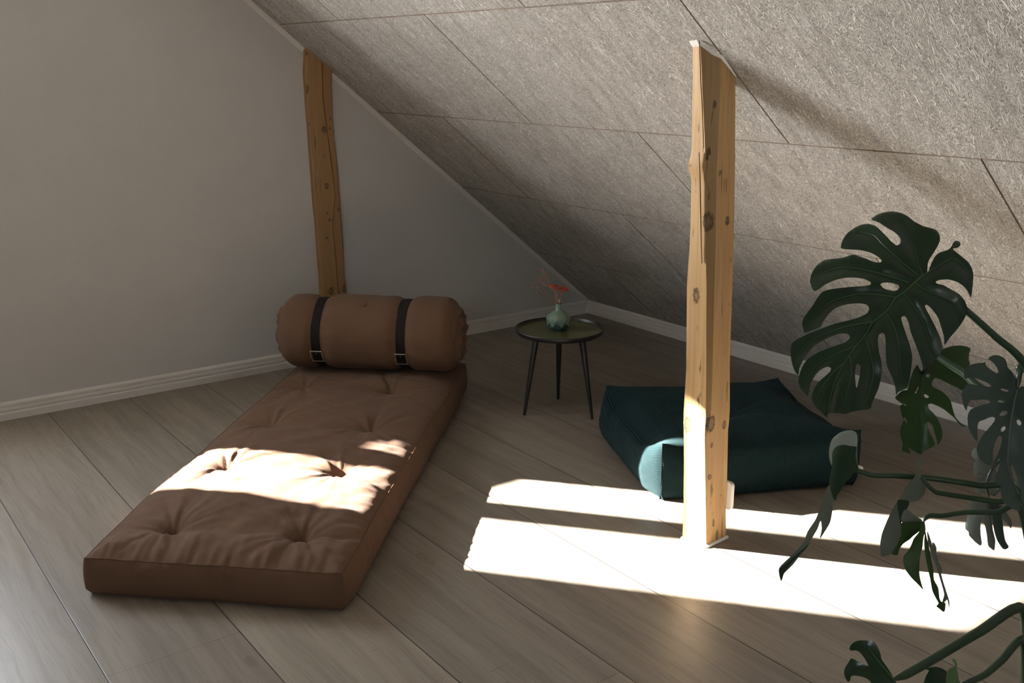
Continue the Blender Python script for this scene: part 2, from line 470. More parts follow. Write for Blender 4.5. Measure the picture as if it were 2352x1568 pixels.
# unseen roof window added behind the viewer to brighten floor and plant
w2 = bpy.data.objects.new('added_window', None); COL.objects.link(w2); w2.location = slope_pt((SK0 + SK1) / 2, (SKY0 + SKY1) / 2, -.1, 1); struct(w2)
def slab(b, a0, a1, c0, c1, h0, h1):
    q4 = ((a0, c0), (a1, c0), (a1, c1), (a0, c1))
    b.add([slope_pt(p, q, h0, 1) for p, q in q4] + [slope_pt(p, q, h1, 1) for p, q in q4], [(0, 1, 2, 3), (4, 7, 6, 5), (0, 4, 5, 1), (1, 5, 6, 2), (2, 6, 7, 3), (3, 7, 4, 0)])
b = MB(); fw = .06
slab(b, SK0, SK0 + fw, SKY0, SKY1, -.07, -.16); slab(b, SK1 - fw, SK1, SKY0, SKY1, -.07, -.16)
slab(b, SK0 + fw, SK1 - fw, SKY0, SKY0 + fw, -.07, -.16); slab(b, SK0 + fw, SK1 - fw, SKY1 - fw, SKY1, -.07, -.16)
b.build('window_frame', M['trim'], w2, smooth=False)
b = MB(); slab(b, SK0 + fw, SK1 - fw, SKY0 + fw, SKY1 - fw, -.11, -.114); b.build('window_pane', M['glass'], w2, smooth=False)

# ------------------------------------------------------------------ free-standing post
FN, LN, RN = Vector((1.612, 2.434, 0)), Vector((1.627, 2.355, 0)), Vector((1.518, 2.428, 0))
vdir = Vector((RM.col[2].x, RM.col[2].y, 0)) * -1; vdir.normalize()
def on_vplane(px, py, P):
    r = ray(px, py); t = (P - CAMP).dot(vdir) / r.dot(vdir); return CAMP + r * t
LV = [  # pixel row : left edge, wane start, wane end, right edge
    (60, 1591, 1606, 1658, 1689), (160, 1591, 1612, 1656, 1689), (260, 1590, 1616, 1652, 1688.5), (345, 1588.5, 1620, 1648, 1688.5), (362, 1586, 1620, 1647.5, 1688.5),
    (376, 1580, 1620, 1647, 1688), (386, 1579.5, 1620, 1646.5, 1688), (400, 1585, 1620, 1646, 1687.5), (415, 1588, 1620, 1646, 1687.2), (500, 1586.5, 1620, 1644.5, 1686.7),
    (560, 1584.5, 1621, 1643.5, 1684.5), (620, 1580.5, 1622, 1641.5, 1683), (660, 1577.5, 1622.5, 1640, 1682.2), (760, 1577, 1622.5, 1638.5, 1679), (850, 1576, 1622, 1636.5, 1676.5),
    (920, 1572, 1621.5, 1634, 1676), (950, 1570.5, 1621, 1632, 1676), (975, 1570, 1619, 1626, 1674.5), (995, 1570.5, 1618.6, 1621.6, 1672.5), (1040, 1571, 1619, 1621, 1671.5),
    (1110, 1570, 1620, 1621.5, 1670), (1160, 1570, 1621, 1622.2, 1667.5), (1230, 1568, 1621.3, 1622.5, 1667.5), (1262, 1567, 1621.4, 1622.6, 1667.5)]
def post_ring(row, l, c1_, c2_, r_):
    z = on_vplane((l + r_) / 2, row, (FN + LN + RN) / 3).z
    def flat(px, P):
        q = on_vplane(px, row, P); return Vector((q.x, q.y, 0))
    Lp, Rp, Fp = flat(l, LN), flat(r_, RN), flat((c1_ + c2_) / 2, FN)
    # perspective drift between row depth and the height used is removed by solving at height z
    def fix(P, px):
        for _ in range(4):
            q = proj((P.x, P.y, z)); P = P + Vector((RM.col[0].x, RM.col[0].y, 0)) * ((px - q[0]) / F * (P - CAMP).dot(vdir) / .965)
        return P
    Lp, Rp, Fp = fix(Lp, l), fix(Rp, r_), fix(Fp, (c1_ + c2_) / 2)
    def on_seg(A, B, px):
        lo, hi = 0.0, 1.0
        s0 = proj((A.x, A.y, z))[0] - px
        for _ in range(30):
            m_ = (lo + hi) / 2; p = A.lerp(B, m_); s1 = proj((p.x, p.y, z))[0] - px
            if (s0 > 0) == (s1 > 0): lo = m_
            else: hi = m_
        return A.lerp(B, (lo + hi) / 2)
    C1, C2 = on_seg(Fp, Lp, c1_), on_seg(Fp, Rp, c2_)
    B = Lp + Rp - Fp
    k = (C1 + C2) / 2; mid = k - (Fp - k) * .22
    return z, [Lp.lerp(B, .04), Lp, Lp.lerp(C1, .33), Lp.lerp(C1, .66), C1, mid, C2, C2.lerp(Rp, .33), C2.lerp(Rp, .66), Rp, Rp.lerp(B, .04), B]
pr = [post_ring(*a) for a in LV][::-1]
zs = [p[0] for p in pr]
rings = []
NZ = 150
for i in range(NZ + 1):
    z = 1.62 * i / NZ
    k = 0
    while k < len(zs) - 2 and z > zs[k + 1]: k += 1
    f = max(0.0, min(1.0, (z - zs[k]) / (zs[k + 1] - zs[k]))); f = f * f * (3 - 2 * f) if zs[k + 1] - zs[k] < .03 else f
    r = []
    for j, (p, q) in enumerate(zip(pr[k][1], pr[k + 1][1])):
        v = p.lerp(q, f); a = (v - Vector((1.57, 2.39, 0)));
        wv = (noise.noise(Vector((j * 3.1, z * 9, .3))) * .0011 + noise.noise(Vector((j * 1.7, z * 30, 9))) * .0005)
        v = v + a.normalized() * wv
        zz = min(z, ceil_z(v.x) - .0005)
        r.append((v.x, v.y, zz))
    rings.append(r)
    if all(z > ceil_z(p[0]) for p in r): break
def onpost(px, row):     # approximate point of the post surface under a pixel
    if px < 1621: t = (1621 - px) / 51; P = FN.lerp(LN, t)
    else: t = (px - 1621) / 53; P = FN.lerp(RN, t)
    q = on_vplane(px, row, P); return (q.x, q.y, q.z)
KN = [(onpost(x, y), a, b_) for x, y, a, b_ in [(1595, 680, .012, .025), (1630, 510, .018, .026), (1664, 507, .011, .017), (1649, 397, .013, .016), (1632, 972, .016, .026), (1664, 975, .008, .014),
     (1577, 975, .012, .024), (1614, 960, .008, .02), (1653, 675, .007, .011), (1671, 698, .007, .012), (1600, 445, .006, .012), (1670, 449, .006, .009), (1583, 382, .010, .012), (1604, 233, .005, .010), (1640, 240, .005, .012), (1649, 222, .005, .008),
     (1667, 298, .007, .012), (1602, 305, .006, .008), (1641, 787, .006, .009), (1635, 1022, .006, .008), (1631, 1095, .007, .008), (1648, 1228, .006, .016), (1640, 1200, .004, .012), (1657, 1138, .004, .006), (1607, 160, .004, .004), (1665, 165, .006, .010), (1600, 155, .005, .012), (1664, 380, .004, .012), (1676, 385, .004, .012)]]
post = thing('timber_post', (1.57, 2.39, 0), 'free-standing honey-coloured timber post in the middle of the room, standing in the sun stripes', 'post')
mb = MB(); mb.rings(rings)
for q_, f_ in enumerate(mb.f):
    if len(f_) == 4 and {i % 12 for i in f_} in ({4, 5}, {5, 6}) and mb.v[f_[0]][2] > .36: mb.m[q_] = 1
mt = m_timber('old_pine', KN, [], warm=1.0)
mb.build('timber', [mt, m_timber('weathered_wane', KN, [], warm=1.0, k=.62)], post, ang=28)
# drying cracks: thin dark slivers let into the two seen faces
def sliver(pts, wd, name, par):
    b = MB()
    for i in range(len(pts) - 1):
        pass
    rs = []
    for i, p in enumerate(pts):
        f = i / (len(pts) - 1); ww = wd * max(.12, math.sin(PI * min(1, f * 1.0))) ** .6
        side = Vector((RM.col[0].x, RM.col[0].y, 0)).normalized(); out = -vdir
        p = Vector(p)
        rs.append([p + side * ww + out * .0009, p - side * ww + out * .0009, p - out * .008])
    b.rings(rs); return b
blackcrack = simple('crack_shadow_wood', (.035, .02, .012), .9, .05)
for pts, wd in (([(1607, 93), (1607.5, 120), (1610, 190), (1613, 240), (1616, 330), (1616, 345)], .0009), ([(1606, 350), (1608, 400), (1609, 470), (1611, 560), (1613, 620)], .0011),
                ([(1668, 132), (1669, 200), (1670, 290), (1671, 400), (1673, 490)], .0007)):
    P_ = []
    for k in range(len(pts) - 1):
        for s in range(4):
            f = s / 4; P_.append(onpost(pts[k][0] * (1 - f) + pts[k + 1][0] * f, pts[k][1] * (1 - f) + pts[k + 1][1] * f))
    sliver(P_, wd, 'crack', post).build('drying_crack', blackcrack, post, ang=180)
# caulk around the head and the foot
top = rings[-1]
order = [top[i] for i in (0, 1, 2, 3, 4, 5, 6, 7, 8, 9, 10, 11)]
b = MB(); cc = Vector((sum(p[0] for p in order) / 12, sum(p[1] for p in order) / 12, 0))
rs = []
for i in range(49):
    f = (i % 48) / 48 * 12; k = int(f) % 12; p = Vector(order[k]).lerp(Vector(order[(k + 1) % 12]), f - int(f))
    a = Vector((p.x, p.y, 0)) - cc; a.normalize(); wv = .0055 + .0012 * noise.noise(Vector((i * .3, 2.2, 0)))
    if i in (0, 48): wv = .0055
    zc = lambda q: ceil_z(q.x)
    q0, q1, q2 = p - a * .001, p + a * wv * .7, p + a * wv * 1.7
    rs.append([Vector((q0.x, q0.y, zc(q0) + .003)), Vector((q0.x, q0.y, zc(q0) - wv * 1.5)), Vector((q1.x, q1.y, zc(q1) - wv * .95)), Vector((q2.x, q2.y, zc(q2) + .0005))])
b.rings(rs, cap=False); b.build('ceiling_caulk', M['caulk'], post)
b = MB(); bt = rings[0]; pth = [Vector(bt[i]) for i in (0, 1, 4, 6, 9, 10)]
cc0 = Vector((1.57, 2.39, 0)); pth = [p + (p - cc0).normalized() * .003 + Vector((0, 0, .002)) for p in pth]
b.tube(pth, [.005, .006, .006, .006, .0065, .005], 8); b.build('floor_caulk', M['caulk'], post)

# socket box on the far side of the post
sb = thing('socket_box', (1.507, 2.405, .09), 'small white plastic socket box fixed near the foot of the free-standing timber post', 'socket')
b = MB(); bm_pts = []
def rbox(b, x0, x1, y0, y1, z0, z1, r):
    for (yy, rr) in ((0, 0),):
        pass
    sec = []
    for cx, cz, a0 in ((y1 - r, z1 - r, 0), (y0 + r, z1 - r, 90), (y0 + r, z0 + r, 180), (y1 - r, z0 + r, 270)):
        for k in range(5):
            a = math.radians(a0 + k * 22.5); sec.append((cx + r * math.cos(a), cz + r * math.sin(a)))
    my, mz = (y0 + y1) / 2, (z0 + z1) / 2
    rs = []
    for x, s in ((x1, 1), (x0 + .004, 1), (x0 + .001, .975), (x0, .94)):
        rs.append([(x, my + (p - my) * s, mz + (q - mz) * s) for p, q in sec])
    b.rings(rs)
rbox(b, 1.506, 1.521, 2.352, 2.440, .094, .180, .010); b.build('box', M['plastic'], sb, ang=30)

# ------------------------------------------------------------------ post set against the gable wall
gpst = thing('timber_post', (1.607, 0, 0), 'dark-cracked timber post set into the white wall behind the rolled futon', 'post')
GL = [(117, 700, 700), (160, 702, 761.5), (200, 704, 761), (260, 708, 763), (320, 713, 767.5), (400, 719, 776.5), (460, 723, 780), (520, 729, 785), (580, 733, 788.5), (640, 738, 791), (668, 739, 795), (760, 746, 801)]
def on_y(px, py, y):
    r = ray(px, py); return CAMP + r * ((y - CAMP.y) / r.y)
PY = .030
lev = []
for row, l, r_ in GL[1:]:
    a, c = on_y(l, row, PY), on_y(r_, row, .012); lev.append(((a.z + c.z) / 2, a.x, c.x))
lev = lev[::-1]; lev = [(0, lev[0][1] - .003, lev[0][2] - .003)] + lev + [(1.5, 1.667, 1.547)]
CR = [(140, 740), (222, 742), (290, 750), (340, 757), (400, 764.5), (450, 770), (520, 764), (600, 772), (668, 777), (760, 783)]
cr = [(on_y(x, y, PY).z, on_y(x, y, PY).x) for y, x in CR][::-1]
def interp(tab, z, k):
    if z <= tab[0][0]: return tab[0][k]
    for p, q in zip(tab, tab[1:]):
        if z <= q[0]: return p[k] + (q[k] - p[k]) * (z - p[0]) / (q[0] - p[0])
    return tab[-1][k]
rings = []
for i in range(111):
    z = 1.47 * i / 110
    xl, xr, xc = interp(lev, z, 1), interp(lev, z, 2), interp(cr, z, 1)
    xl += .0012 * noise.noise(Vector((z * 14, 1, 0))) + .001 * noise.noise(Vector((z * 40, 5, 0)))
    xr += .0012 * noise.noise(Vector((z * 14, 8, 0)))
    cw = .0024 + .0008 * noise.noise(Vector((z * 8, 3, 3)))
    dy = .0008 * noise.noise(Vector((z * 18, 3, 9)))
    sec = [(xl, -.03), (xl, PY - .004), (xl - .004, PY + dy), (xl * .6 + xc * .4, PY + dy), (xc + cw, PY), (xc, PY - .020), (xc - cw, PY), (xr + .012, PY - .002), (xr + .003, PY - .008), (xr, PY - .016), (xr, -.03)]
    rings.append([(x, y, min(z, ceil_z(x) - .0005)) for x, y in sec])
KN2 = [((on_y(x, y, PY).x, PY, on_y(x, y, PY).z), a, b_) for x, y, a, b_ in [(742, 298, .011, .016), (758, 272, .006, .010), (757, 295, .005, .008), (750, 427, .009, .014), (778, 481, .007, .008), (757, 505, .006, .007), (752, 546, .006, .007), (707, 205, .007, .02), (702, 122, .008, .012), (710, 285, .005, .012), (762, 668, .014, .018), (792, 662, .010, .018), (751, 490, .006, .006), (717, 253, .003, .004), (717, 264, .003, .004)]]
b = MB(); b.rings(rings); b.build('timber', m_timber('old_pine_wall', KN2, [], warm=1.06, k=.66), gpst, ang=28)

# ------------------------------------------------------------------ futon
FO = Vector((2.641, 2.130, 0)); FA = math.radians(-133.5)
FL_, FW_ = Vector((math.cos(FA), math.sin(FA), 0)), Vector((-math.sin(FA), math.cos(FA), 0))
MW, ML = .707, 1.87
def fpt(l, w_, z):
    wl, ww = .008 * noise.noise(Vector((l * 3.2, w_ * 5, 91))), .009 * noise.noise(Vector((l * 3.2, w_ * 5, 95)))
    return fpt0(l + wl, w_ + ww, z)
def fpt0(l, w_, z): return FO + FL_ * l + FW_ * w_ + Vector((0, 0, z))
fut = thing('futon', fpt(.9, .35, 0), 'tufted rust-brown futon mattress on the floor with its head end rolled into a bolster', 'futon')
BT = [(.155, .53), (.165, .165), (.585, .548), (.60, .184), (.985, .548), (.98, .186), (1.42, .575), (1.41, .215)]
ROWS = [(.155, .53, .165, .165), (.585, .548, .60, .184), (.985, .548, .98, .186), (1.42, .575, 1.41, .215)]
def seam_h(l, w_): return .108 + .010 * min(1, l / .3)
def top_h(l, w_):
    de = min(w_, MW - w_, l, ML - l)          # distance to the nearest seam
    puff = .036 * (1 - math.exp(-de / .055))
    h = seam_h(l, w_) + puff
    row = 0
    for (l0, w0, l1, w1) in ROWS:             # stitched hollow across the width through two buttons
        lc = l0 + (l1 - l0) * (w_ - w0) / (w1 - w0)
        between = max(0.0, (w_ - w1) * (w0 - w_)) / ((w0 - w1) / 2) ** 2
        outer = min(1, max(0, (w1 - w_)) / .16) if w_ < w1 else min(1, max(0, (w_ - w0)) / .16)
        dl = l - lc + .020 * between
        dep = .022 * (1 - .40 * between) * (1 - .8 * outer)
        # sharp on the near side, soft on the far side
        s = .028 if dl < 0 else .062
        h -= dep * math.exp(-(abs(dl) / s) ** 1.15) * min(1, de / .05)
    for (bl, bw) in BT:
        dl, dw = l - bl, w_ - bw; r = math.hypot(dl, dw); a = math.atan2(dw, dl)
        h -= .040 * math.exp(-(r / .032) ** 1.1)
        fold = noise.noise(Vector((math.cos(a) * 2.6 + bl * 9, math.sin(a) * 2.6 + bw * 7, 0))) + .6 * noise.noise(Vector((math.cos(a) * 5.5 + bl * 5, math.sin(a) * 5.5 + bw * 17, 4)))
        h += .0150 * fold * (r / .05) * math.exp(-r / .075) * min(1, de / .03)
    # gathers running in from the seams
    for dd, t, sd in ((l, w_, 0), (w_, l, 11), (MW - w_, l, 23)):
        g = noise.noise(Vector((t * 26, dd * 3.5, sd))) + .7 * noise.noise(Vector((t * 52, dd * 5, sd + 3)))
        amp = .0085 if sd == 0 else .0050
        h += amp * g * math.exp(-dd / .12) * min(1, dd / .012 + .30)
    # broad slanting pulls
    h += .0062 * noise.noise(Vector(((l * .75 + w_ * .65) * 17, (l * .65 - w_ * .75) * 3.2, 5))) * min(1, de / .06)
    h += .0036 * noise.noise(Vector(((l * .9 - w_ * .35) * 34, (l * .35 + w_ * .9) * 5, 15))) * min(1, de / .06)
    h += .010 * noise.noise(Vector((l * 3.1, w_ * 3.1, 31))) * min(1, de / .1)
    return h
def edge_bulge(z, l, w_, sd):
    q = z / seam_h(l, w_); q = max(0, min(1, q))
    base = .020 * math.sin(PI * min(1, q * .93 + .05)) ** .8
    t = l if sd else w_
    g = noise.noise(Vector((t * 24, z * 9, 40 + sd))) * .0100 * q ** 1.6 + noise.noise(Vector((t * 50, z * 12, 50 + sd))) * .0060 * q ** 2
    return base * (1 + .3 * noise.noise(Vector((t * 4, 0, 60 + sd)))) + g
def rounded(l, w_):
    return l, w_
NL_, NW_, NS = 330, 124, 12
b = MB()
idx = {}
def gl(i): return ML * i / NL_
def gw(j): return MW * j / NW_
vs = []
for i in range(NL_ + 1):
    for j in range(NW_ + 1):
        l, w_ = gl(i), gw(j)
        bow = .012 * math.sin(PI * w_ / MW) * (1 if l < .2 else 0) * (1 - l / .2)
        vs.append(fpt(l, w_, top_h(l, w_)))
fs = [(i * (NW_ + 1) + j, (i + 1) * (NW_ + 1) + j, (i + 1) * (NW_ + 1) + j + 1, i * (NW_ + 1) + j + 1) for i in range(NL_) for j in range(NW_)]
b.add(vs, fs)
per = [(0, j) for j in range(NW_)] + [(i, NW_) for i in range(NL_)] + [(NL_, NW_ - j) for j in range(NW_)] + [(NL_ - i, 0) for i in range(NL_)]
side_rings = []
for s in range(NS + 1):
    f = s / NS; ring = []
    for n_, (i, j) in enumerate(per):
        l, w_ = gl(i), gw(j); zt = top_h(l, w_); z = zt * (1 - f)
        sd = 0 if (i == 0 or i == NL_) and 0 < j < NW_ else 1
        out = Vector((0, 0, 0))
        # outward direction, blended round the corners
        cl = 1 if i == NL_ else (-1 if i == 0 else 0); cw = 1 if j == NW_ else (-1 if j == 0 else 0)
        fl_ = max(0, 1 - min(l, ML - l) / .035); fw_ = max(0, 1 - min(w_, MW - w_) / .035)
        ol = (1 if l > ML / 2 else -1) * (1.0 if cl else fl_ * .0); ow = (1 if w_ > MW / 2 else -1) * (1.0 if cw else 0)
        bl = edge_bulge(z, l, w_, sd)
        rc = 1 - .75 * max(0, 1 - (min(l, ML - l) if cw else min(w_, MW - w_)) / .05) ** 2
        if f == 0: bl = 0
        undercut = -.010 * max(0, (f - .85) / .15)
        ring.append(fpt(l + ol * (bl * rc + undercut), w_ + ow * (bl * rc + undercut), max(.0005, z)))
    side_rings.append(ring)
# the seam is a tiny valley: pull the first side ring in slightly
b.rings(side_rings, True, False)
b.add(side_rings[-1], [tuple(range(len(per)))])
b.build('mattress', M['canvas'], fut, ang=180)
# piped seam along the top edge
b = MB()
pts = [fpt(gl(i), gw(j), top_h(gl(i), gw(j)) + .0004) for (i, j) in per[::2]]
b.tube(pts + [pts[0]], .0011, 5, cap=False); b.build('edge_seam', M['seam'], fut, ang=180)
for (bl, bw) in BT[:6]:
    z = top_h(bl, bw); b = MB()
    c = fpt(bl - .006, bw, z + .011)
    rs = []
    for r, zz in ((.004, -.006), (.0105, -.004), (.0125, .000), (.0115, .004), (.007, .0063), (.001, .007)):
        rs.append([c + FL_ * (r * math.cos(2 * PI * k / 18)) + FW_ * (r * math.sin(2 * PI * k / 18)) + Vector((0, 0, zz)) for k in range(18)])
    b.rings(rs); b.build('button', M['canvas'], fut)

# rolled head end (spiral at both ends), strapped twice
RC_L, RC_Z, RR = 1.668, .296, .160
straps = [(.200, .028), (.548, .028)]       # w position, half width + fold
def roll_r(ang, w_):
    q = min(w_ + .005, MW + .005 - w_)
    r = RR * (1 - .0)
    e = max(0, 1 - q / .055); r -= .030 * e * e * e + .006 * e
    for sw, hw in straps:
        r -= .018 * math.exp(-(abs(w_ - sw) / .034) ** 2.2)
    r += .006 * noise.noise(Vector((math.cos(ang) * 1.1, math.sin(ang) * 1.1, w_ * 5)))
    r += .0022 * noise.noise(Vector((math.cos(ang) * 4, math.sin(ang) * 4, w_ * 14)))
    for sw, hw in straps:
        g = math.exp(-(abs(abs(w_ - sw) - .040) / .013) ** 2)
        r += .0040 * g * noise.noise(Vector((math.cos(ang) * 9, math.sin(ang) * 9, sw * 9 + (3 if w_ > sw else 0))))
    # squashed where it sits on the mattress, slightly flattened front
    s = math.sin(ang)
    if s < -.55: r *= 1 - .10 * (-.55 - s) / .45
    return r
def rollp(ang, w_, r): return fpt0(RC_L - math.cos(ang) * r * 1.02, w_, RC_Z + math.sin(ang) * r)
NWR, NA = 150, 120
b = MB(); rs = []
for i in range(NWR + 1):
    w_ = -.004 + (MW + .008) * i / NWR
    rs.append([rollp(2 * PI * j / NA, w_, roll_r(2 * PI * j / NA, w_)) for j in range(NA)])
b.rings(rs, True, False)
# ends: lumpy spiral face
for endw, sg in ((-.004, -1), (MW + .004, 1)):
    er = []
    for k in range(0, 26):
        f = k / 25; ring = []
        for j in range(NA):
            a = 2 * PI * j / NA; r0 = roll_r(a, endw); r = r0 * (1 - f) + .0005
            turn = (r / .052 + a / (2 * PI)) % 1.0           # one turn of the rolled mattress is 5 cm thick
            bul = .030 * (math.sin(PI * turn) ** .55) - .010
            lump = .014 * noise.noise(Vector((math.cos(a) * r * 22, math.sin(a) * r * 22, sg * 4))) + .007 * noise.noise(Vector((math.cos(a) * r * 55, math.sin(a) * r * 55, sg * 9)))
            o = (bul + lump + .010 * f) * min(1, f * 7)
            ring.append(rollp(a, endw + sg * o, r))
        er.append(ring)
    b.rings(er, True, False)
    b.add(er[-1], [tuple(range(NA))])
ro = b.build('rolled_head', M['canvas2'], fut, ang=180)
# tuft button on the roll
ba, bwd = math.radians(62), .365
c = rollp(ba, bwd, roll_r(ba, bwd) + .002); nrm = (c - fpt0(RC_L, bwd, RC_Z)).normalized(); tu = nrm.cross(FW_).normalized()
b = MB(); rs = []
for r, h in ((.004, -.006), (.011, -.003), (.0125, .0), (.010, .004), (.001, .006)):
    rs.append([c + FW_ * (r * math.cos(2 * PI * k / 16)) + tu * (r * math.sin(2 * PI * k / 16)) + nrm * h for k in range(16)])
b.rings(rs); b.build('button', M['canvas2'], ro)
for sw, hw in straps:
    b = MB(); n_ = 96; rs = []
    for j in range(n_):
        a = 2 * PI * j / n_
        r = max(roll_r(a, sw - .010), roll_r(a, sw), roll_r(a, sw + .010)) + .0042
        sk = .006 * math.sin(a * 1 + 1.0)
        rs.append([rollp(a, sw - .0195 + sk, r - .004), rollp(a, sw - .0195 + sk, r), rollp(a, sw, r + .0012), rollp(a, sw + .0195 + sk, r), rollp(a, sw + .0195 + sk, r - .004)])
    rs.append(rs[0]); b.rings(rs, False, False)
    st = b.build('strap', M['strap'], fut, ang=40)
    # buckle: a wire frame with a prong, low on the near side
    b = MB(); hwid = .0235
    a0, a1 = math.radians(-16), math.radians(-37)
    sk = .006 * math.sin(a0 + 1.0)
    def bp(a, dw):
        r = max(roll_r(a, sw - .01), roll_r(a, sw + .01)) + .0076; return rollp(a, sw + dw + .006 * math.sin(a + 1.0), r)
    b.tube([bp(a0, -hwid), bp(a0, 0), bp(a0, hwid)], .0020, 6)
    b.tube([bp(a0, -hwid), bp((a0 + a1) / 2, -hwid), bp(a1, -hwid)], .0013, 6); b.tube([bp(a0, hwid), bp((a0 + a1) / 2, hwid), bp(a1, hwid)], .0013, 6)
    b.tube([bp(a1, -hwid), bp(a1, 0), bp(a1, hwid)], .0013, 6)
    q = bp(a0 - .07, .0); b.ball(q, .0018, 6)
    b.build('buckle', M['metal'], st)

# ------------------------------------------------------------------ corduroy floor cushion
PC = [Vector((1.225, 1.545, 0)), Vector((1.490, 2.118, 0)), Vector((.872, 2.418, 0)), Vector((.628, 1.872, 0))]   # L, F, R, B
pouf = thing('floor_cushion', (1.055, 1.99, 0), 'square dark teal corduroy floor cushion with a sunlit corner, behind the free-standing timber post', 'cushion')
PH = .198
def pq(u, v, z=0): # u: L->B / F->R direction, v: L->F direction
    p = (PC[0] * (1 - u) * (1 - v) + PC[1] * (1 - u) * v + PC[2] * u * v + PC[3] * u * (1 - v)); return Vector((p.x, p.y, z))
NPU = 90
def ptop(u, v):
    e = min(u, 1 - u, v, 1 - v)
    h = PH + .022 * math.sin(PI * u) ** .7 * math.sin(PI * v) ** .7
    h -= .006 * (math.sin(PI * u) + math.sin(PI * v))
    eu = max(0, 1 - min(u, 1 - u) / .22); h -= .046 * eu ** 2.5 * min(1, math.sin(PI * v) * 1.6)
    ev = max(0, 1 - min(v, 1 - v) / .10); h -= .016 * ev * ev * min(1, math.sin(PI * u) * 1.6)
    r = math.hypot(u - .5, v - .52)
    h -= .058 * math.exp(-(r / .11) ** 1.1)
    a = math.atan2(v - .52, u - .5)
    h += .011 * noise.noise(Vector((math.cos(a) * 2.4, math.sin(a) * 2.4, 7))) * (r / .15) * math.exp(-r / .16)
    h += .007 * noise.noise(Vector((u * 3.5, v * 3.5, 77))) + .0012 * noise.noise(Vector((u * 9, v * 5, 7)))
    return h
b = MB(); uvs = []
UW, VW = .67, .63
vs = [pq(i / NPU, j / NPU, ptop(i / NPU, j / NPU)) for i in range(NPU + 1) for j in range(NPU + 1)]
def pf(i, j): return i * (NPU + 1) + j
fs, fuv = [], []
def bulge(f, t, big, sd):
    k = math.sqrt(max(0, 1 - (2 * f - 1) ** 2))
    corner = min(1, min(t, 1 - t) / .12) ** .7
    return big * max(0, k) ** .8 * corner + .006 * noise.noise(Vector((t * 5, f * 2, sd))) + .0025 * noise.noise(Vector((t * 18, f * 7, sd + 9))) * corner
for i in range(NPU):
    for j in range(NPU):
        fs.append((pf(i, j), pf(i + 1, j), pf(i + 1, j + 1), pf(i, j + 1)))
        fuv.append([(i / NPU * UW, j / NPU * VW), ((i + 1) / NPU * UW, j / NPU * VW), ((i + 1) / NPU * UW, (j + 1) / NPU * VW), (i / NPU * UW, (j + 1) / NPU * VW)])
NSD = 26
for sd in range(4):
    base = len(vs)
    for s in range(NSD + 1):
        f = s / NSD
        for k in range(NPU + 1):
            t = k / NPU
            u, v = {0: (0, t), 1: (t, 1), 2: (1, 1 - t), 3: (1 - t, 0)}[sd]
            zt = ptop(u, v); p = pq(u, v)
            nrm = {0: pq(0, .5) - pq(1, .5), 1: pq(.5, 1) - pq(.5, 0), 2: pq(1, .5) - pq(0, .5), 3: pq(.5, 0) - pq(.5, 1)}[sd].normalized()
            big = .045 if sd in (0, 2) else .022
            # side faces round over smoothly from the top; front and back hang as gusset panels
            z = zt * (1 - f)
            o = bulge(f, t, big, sd * 20)
            if f == 0: o = 0
            inn = -.012 * max(0, (f - .88) / .12)
            p = p + nrm * (o + inn); vs.append(Vector((p.x, p.y, max(.0006, z))))
    for s in range(NSD):
        for k in range(NPU):
            a = base + s * (NPU + 1) + k; q = a + NPU + 1
            fs.append((a, a + 1, q + 1, q))
            if sd in (1, 3):
                t0, t1 = (k / NPU, (k + 1) / NPU) if sd == 1 else (1 - k / NPU, 1 - (k + 1) / NPU)
                fuv.append([(t0 * UW, -s * .008), (t1 * UW, -s * .008), (t1 * UW, -(s + 1) * .008), (t0 * UW, -(s + 1) * .008)])
            else:
                d0, d1 = s / NSD * .225, (s + 1) / NSD * .225; sg = -1 if sd == 0 else 1; o0 = 0 if sd == 0 else UW
                fuv.append([(o0 + sg * d0, k * .007), (o0 + sg * d0, (k + 1) * .007), (o0 + sg * d1, (k + 1) * .007), (o0 + sg * d1, k * .007)])
me = bpy.data.meshes.new('cover'); me.from_pydata([tuple(v) for v in vs], [], fs)
uvl = me.uv_layers.new(name='UVMap')
li = 0
flat = []
for q in fuv:
    for c in q: flat += [c[0], c[1]]
uvl.data.foreach_set('uv', flat)
me.materials.append(M['cord']); 
bm = bmesh.new(); bm.from_mesh(me); bmesh.ops.remove_doubles(bm, verts=bm.verts, dist=.0004); bmesh.ops.recalc_face_normals(bm, faces=bm.faces); bm.to_mesh(me); bm.free()
me.polygons.foreach_set('use_smooth', [True] * len(me.polygons))
cover = bpy.data.objects.new('cover', me); COL.objects.link(cover); cover.parent = pouf; cover.matrix_parent_inverse = parent_inv(pouf)
# seams: front panel outline
for u0 in (0, 1):
    b = MB(); b.tube([pq(u0, 1, ptop(u0, 1) * (1 - k / 12)) + (pq(u0, 1) - pq(.5, .5)).normalized() * .0008 for k in range(10)], .0013, 6)
    b.build('corner_seam', M['seamteal'], pouf, ang=180)
